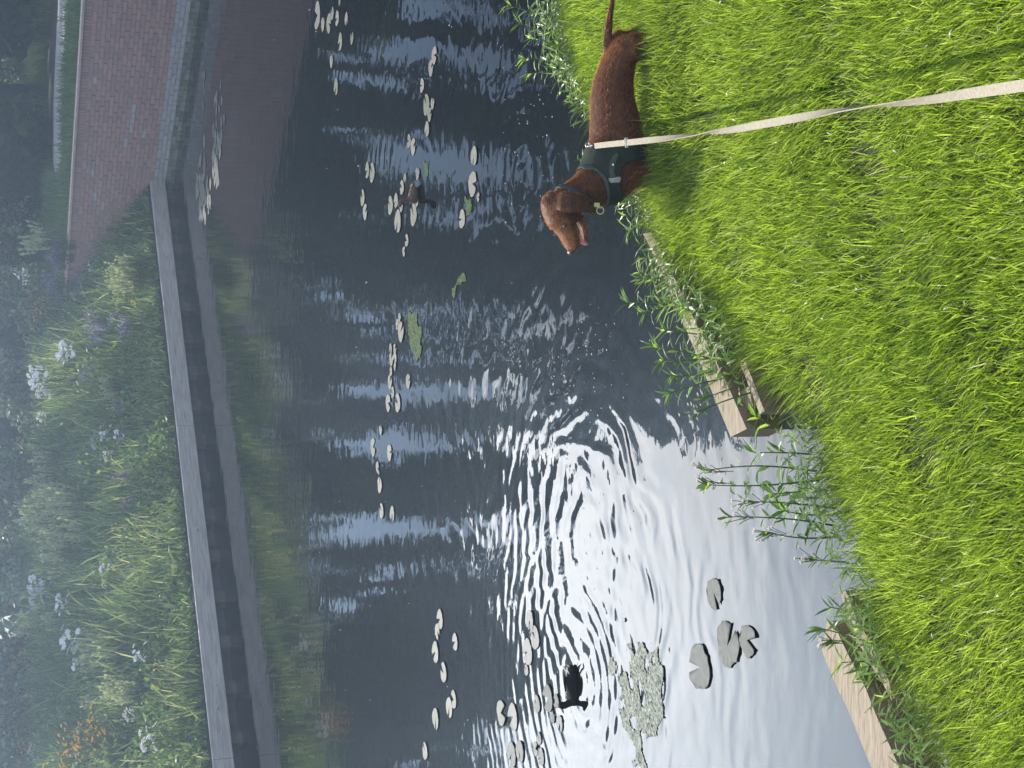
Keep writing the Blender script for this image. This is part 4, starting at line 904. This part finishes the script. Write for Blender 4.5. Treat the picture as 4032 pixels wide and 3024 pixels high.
orange = [(110, 1045), (120, 1130), (130, 1210), (145, 1265), (185, 1178), (27, 1718), (56, 1805), (93, 1576), (60, 1682), (75, 2225, 1.1), (64, 2354, 1.2), (70, 2380, 1.1), (80, 2570, 1.2), (40, 2530), (68, 2645), (339, 2882, 1.1), (345, 2910, 1.0), (285, 2930, 1.3), (280, 2960, 1.2), (386, 2848), (100, 2943, 1.1), (75, 2835), (390, 2890, 1.1), (100, 2690), (60, 2780)]
plant_out(flower_proto('blanket_flower', 'flower', 'orange', 18, .6, .22, .022, 'daisy', 2), orange, .6, 'orange blanket flower clump, %sclosest of the orange ones to the brick wall', 'orange flower clumps on the far bank')
r = random.Random(12)
vio = [(r.uniform(220, 390), r.uniform(960, 1175), r.uniform(.6, 1)) for k in range(26)] + [(r.uniform(345, 490), r.uniform(1225, 1345), r.uniform(.5, .9)) for k in range(16)] + [(r.uniform(290, 370), r.uniform(1430, 1500), .7) for k in range(7)] + [(r.uniform(230, 520), r.uniform(900, 2100), .6) for k in range(9)]
plant_out(flower_proto('vetch_plant', 'flower', 'purple', 10, .5, .17, .034, 'spike', 3), vio, .5, 'violet vetch stems flowering on the far bank', 'violet vetch plants on the far bank', False)
plant_out(flower_proto('buttercup_plant', 'flower', 'yellow', 4, .4, .06, .022, 'daisy', 4), [(534, 1125), (544, 1198), (460, 2062), (628, 2635), (628, 2712), (150, 3008, 1.2), (190, 3004, 1.2), (115, 3012, 1.2), (100, 1395), (60, 1350)], .4, 'yellow buttercup plant, %sclosest of the yellow flowers to the brick wall', 'yellow flowers on the far bank')
plant_out(flower_proto('knapweed', 'flower', 'magenta', 3, .5, .05, .03, 'daisy', 6), [(385, 2480), (525, 1980), (83, 1410), (470, 1870), (500, 1878)], .5, 'magenta knapweed plant, %sclosest of the magenta flowers to the brick wall', 'magenta flowers on the far bank')
seed = [(r.uniform(30, 300), r.uniform(1890, 2190), r.uniform(.8, 1.2)) for k in range(26)] + [(r.uniform(330, 430), r.uniform(2490, 2625), r.uniform(.7, 1)) for k in range(12)] + [(r.uniform(340, 520), r.uniform(2680, 2760), .8) for k in range(7)] + [(r.uniform(410, 500), r.uniform(1020, 1145), .8) for k in range(8)] + [(r.uniform(420, 500), r.uniform(1500, 1600), .7) for k in range(4)] + [(r.uniform(5, 160), r.uniform(1800, 1900), 1) for k in range(5)] + [(120, 930, 1.2), (135, 950, 1.2), (200, 2450, .8), (230, 2240, .9)]
plant_out(flower_proto('seeding_grass', 'grass tuft', 'seed', 16, .62, .22, .062, 'seed', 7), seed, .62, 'pale feathery seeding grass tuft on the far bank', 'seeding grass tufts on the far bank', False)
# broad-leaved plants
def rosette(p, L_, n, label, up=.7):
    r_ = random.Random(int(p[0] + p[1])); B = hit(p[0], p[1], L_ * .4); E = empty('broad_leaved_plant', B, label, 'plant'); lf = MB(); st = MB()
    for k in range(n):
        a = k * 2.4; d = np.array([math.cos(a), math.sin(a), up * r_.uniform(.6, 1.6)]); q_ = B + d * L_ * .25
        st.tube([B, q_], .006, 5); lf.leaf(q_, d, np.array([0, 0, 1.0]), L_ * r_.uniform(.7, 1), L_ * (.5 if n < 10 else .3), .35, r_.random())
    st.build('stem', M['stem'], E); lf.build('leaves', M['bigleaf'], E)
rosette((610, 2160), .3, 5, 'broad-leaved weed with big leaves, halfway up the far bank')
rosette((690, 2240), .26, 5, 'broad-leaved weed just above the plank edging')
rosette((615, 1950), .2, 3, 'broad-leaved weed with one upright leaf beside the feathery tufts')
rosette((480, 2975), .36, 26, 'large pale green mullein rosette on the far bank', 1.4)
rosette((640, 2850), .22, 7, 'small fleshy-leaved weed under the white lily-like flowers')

# ------------------------------------------------------------------ shrubs and trees
def crown(lobes, n, size, seed, mat, E, name='crown'):
    global rng
    r_ = np.random.default_rng(seed); Cs = []; T = []
    vol = np.array([l[1] ** 2 for l in lobes]); cnt = (n * vol / vol.sum()).astype(int)
    for (c, rad, sq), k in zip(lobes, cnt):
        d = r_.normal(0, 1, (k, 3)); d /= np.linalg.norm(d, axis=1)[:, None]; q_ = rad * r_.random(k)[:, None] ** .45
        # clusters: pull leaves toward a few twig ends
        tw = r_.normal(0, 1, (max(6, k // 60), 3)); tw /= np.linalg.norm(tw, axis=1)[:, None]; tw *= rad * r_.uniform(.5, 1.08, (len(tw), 1))
        pts = d * q_; nearest = r_.integers(0, len(tw), k); pull = r_.random(k)[:, None] < .65
        pts = np.where(pull, tw[nearest] + r_.normal(0, rad * .16, (k, 3)), pts) * np.array([1, 1, sq])
        Cs.append(np.asarray(c) + pts); T.append(np.clip(r_.normal(.5, .25, k) + .15 * r_.normal(0, 1, len(tw))[nearest], 0, 1))
    C = np.concatenate(Cs); T = np.concatenate(T); old = rng; rng = r_
    V, fl, lt, tt = leaf_cloud(C, 0, r_.uniform(size * .6, size * 1.3, len(C)), T); rng = old
    npmesh(name, V, fl, lt, tt, mat, E)
def tree(x0, x1, y, h, label, group, seed, n=8000, bare=.15, leafs=.2):
    x = (x0 + x1) / 2; hw = (x1 - x0) / 2
    z = float(far_z(np.array([x]), np.array([y]))[0]); r_ = random.Random(seed)
    E = empty('broadleaf_tree', (x, y, z), label, 'tree', group); B = np.array([x, y, z])
    tr = MB().tube([B, B + np.array([.05, 0, h * .35]), B + np.array([-.05, .1, h * .85])], [h * .016, h * .012, h * .004], 8)
    lobes = []; m = max(8, int(h / 1.0)); lr = min(max(hw * .62, .22), 1.25); cols = max(1, int(math.ceil(hw / 1.0)))
    for k in range(m):
        t = bare + (1 - bare) * (k + .5) / m; taper = 1 if t < .72 else max(.3, 1 - ((t - .72) / .28) ** 1.6 * .8)
        for c_ in range(cols):
            off = ((c_ + .5) / cols * 2 - 1) * max(0, hw * taper - lr * .3) + r_.uniform(-.15, .15) * hw
            c = B + np.array([off, r_.uniform(-.8, .8), h * t + r_.uniform(-.2, .2) * h / m]); lobes.append((c, lr * r_.uniform(.8, 1.12) * (.6 + .4 * taper), 1.1))
        tr.tube([B + np.array([0, 0, h * max(0, t - .12)]), c], [h * .005, h * .002], 5)
    tr.build('trunk', M['bark'], E); crown(lobes, n, leafs, seed, M['crown'], E)
LOWT = [(-12.6, -7.6, 7.4), (-7.2, -4.15, 7.7), (-3.7, -2.95, 7.5), (-2.88, -.95, 7.6)]
for k, (x0, x1, h) in enumerate(LOWT): tree(x0 - (.6 if k == 0 else 0), x1, 27.5, h - 1.5, 'leafy tree behind the flower bank, %sfrom the brick wall side' % ['fourth ', 'third ', 'second ', 'first '][k], 'trees behind the flower bank', 100 + k, bare=.18, n=[16000, 11000, 2500, 7000][k])
TALL = [(-1.42, -.10, 18.5), (.72, .98, 14), (1.72, 3.95, 18), (5.25, 7.2, 18), (7.9, 8.75, 17), (9.3, 14.0, 18)]
for k, (x0, x1, h) in enumerate(TALL): tree(x0, x1, 33, h - 1.5, 'tall tree behind the hedge, %sfrom the flower bank side' % ['first ', 'second ', 'third ', 'fourth ', 'fifth ', 'sixth '][k], 'tall trees beyond the path', 120 + k, n=[12000, 4000, 14000, 13000, 8000, 18000][k], bare=.08)
HIGH = [(-1.45, 2.0), (1.8, 5.4), (5.2, 9.6)]
for k, (x0, x1) in enumerate(HIGH): tree(x0, x1, 36.5, 20, 'very tall tree with a high crown and bare trunk, %sfrom the flower bank side' % ['first ', 'second ', 'third '][k], 'high crowned trees at the back', 130 + k, n=11000, bare=.53, leafs=.24)
SP = [(-4.5, -3.5, 27.8, 6.3, 4200), (-.15, .8, 33.5, 9.5, 2400), (.95, 1.8, 33.5, 8, 1800), (3.9, 5.3, 34, 10, 3600), (7.1, 8.0, 34, 9.5, 2200)]
for k, (x0, x1, y, h, n) in enumerate(SP): tree(x0, x1, y, h, 'thin airy young tree between dense trees, %sfrom the flower bank side' % ['first ', 'second ', 'third ', 'fourth ', 'fifth '][k], 'thin young trees between the dense ones', 150 + k, n=n, bare=.1, leafs=.15)
# a dense lower thicket closes the gaps below about four metres
for k, (x0, x1, h) in enumerate([(-4.6, -.2, 2.2), (-.4, 2.0, 3.2), (3.4, 5.8, 3.4), (6.6, 10.0, 3.6)]): tree(x0, x1, 31.5, h, 'bushy small tree filling the gap between taller trunks, %sfrom the flower bank side' % ['first ', 'second ', 'third ', 'fourth '][k], 'small trees between the tall ones', 140 + k, n=6000, bare=.03)
def shrub(x, y, h, rad, label, seed, n=5000):
    z = float(far_z(np.array([x]), np.array([y]))[0]); r_ = random.Random(seed); B = np.array([x, y, z]); E = empty('shrub', B, label, 'shrub', 'bushes along the top of the far bank')
    st = MB(); lobes = []
    for k in range(9):
        a = r_.uniform(0, 6.28); c = B + np.array([math.cos(a) * rad * r_.uniform(0, .75), math.sin(a) * rad * r_.uniform(0, .75), h * r_.uniform(.2, .85)]); lobes.append((c, rad * r_.uniform(.3, .5), .9))
        st.tube([B, (B + c) / 2 + np.array([0, 0, .1]), c], [.03, .02, .008], 5)
    st.build('stem', M['bark'], E); crown(lobes, n, .055, seed, M['shrub'], E)
SH = [(11.2, 37, 2.6, 1.8), (8.6, 36, 2.4, 1.7), (6.2, 35.5, 2.5, 1.5), (4.4, 33.5, 2.2, 1.3), (3.2, 31, 2.1, 1.2), (1.6, 29.6, 1.9, 1.1), (.1, 28.2, 1.7, 1.0), (-1.6, 27.4, 1.5, 1.0), (-3.4, 26.6, 1.5, 1.1), (-5.2, 26, 1.4, 1.1), (-7.2, 25.6, 1.5, 1.2), (-9.6, 25.6, 1.6, 1.4), (13.6, 38, 2.6, 1.8)]
for k, (x, y, h, rd) in enumerate(sorted(SH, key=lambda s: -s[0])): shrub(x, y, h, rd, 'grey-green bush above the far bank, %scounted from the brick wall side' % ['first ', 'second ', 'third ', 'fourth ', 'fifth ', 'sixth ', 'seventh ', 'eighth ', 'ninth ', 'tenth ', 'eleventh ', 'twelfth ', 'thirteenth '][k], 200 + k)

# ------------------------------------------------------------------ haze
HD = 0.0135
mb = MB().box((0, 20, 9.5), (70, 80, 24)); hz = mb.build('haze', None)  # even haze volume, added to stand in for veiling glare in the lens
m, nt = new_mat('haze air'); v = N(nt, 'ShaderNodeVolumePrincipled'); v.inputs['Color'].default_value = (.52, .71, 1, 1); v.inputs['Density'].default_value = HD; v.inputs['Anisotropy'].default_value = .8
o = N(nt, 'ShaderNodeOutputMaterial'); nt.links.new(v.outputs[0], o.inputs['Volume']); hz.data.materials.append(m)
tag(hz, 'thin blue haze added to stand in for lens glare over the pond', 'haze', kind='stuff')
for o in bpy.data.objects:
    if '_base' in o: del o['_base']
print('objects', len(bpy.data.objects))
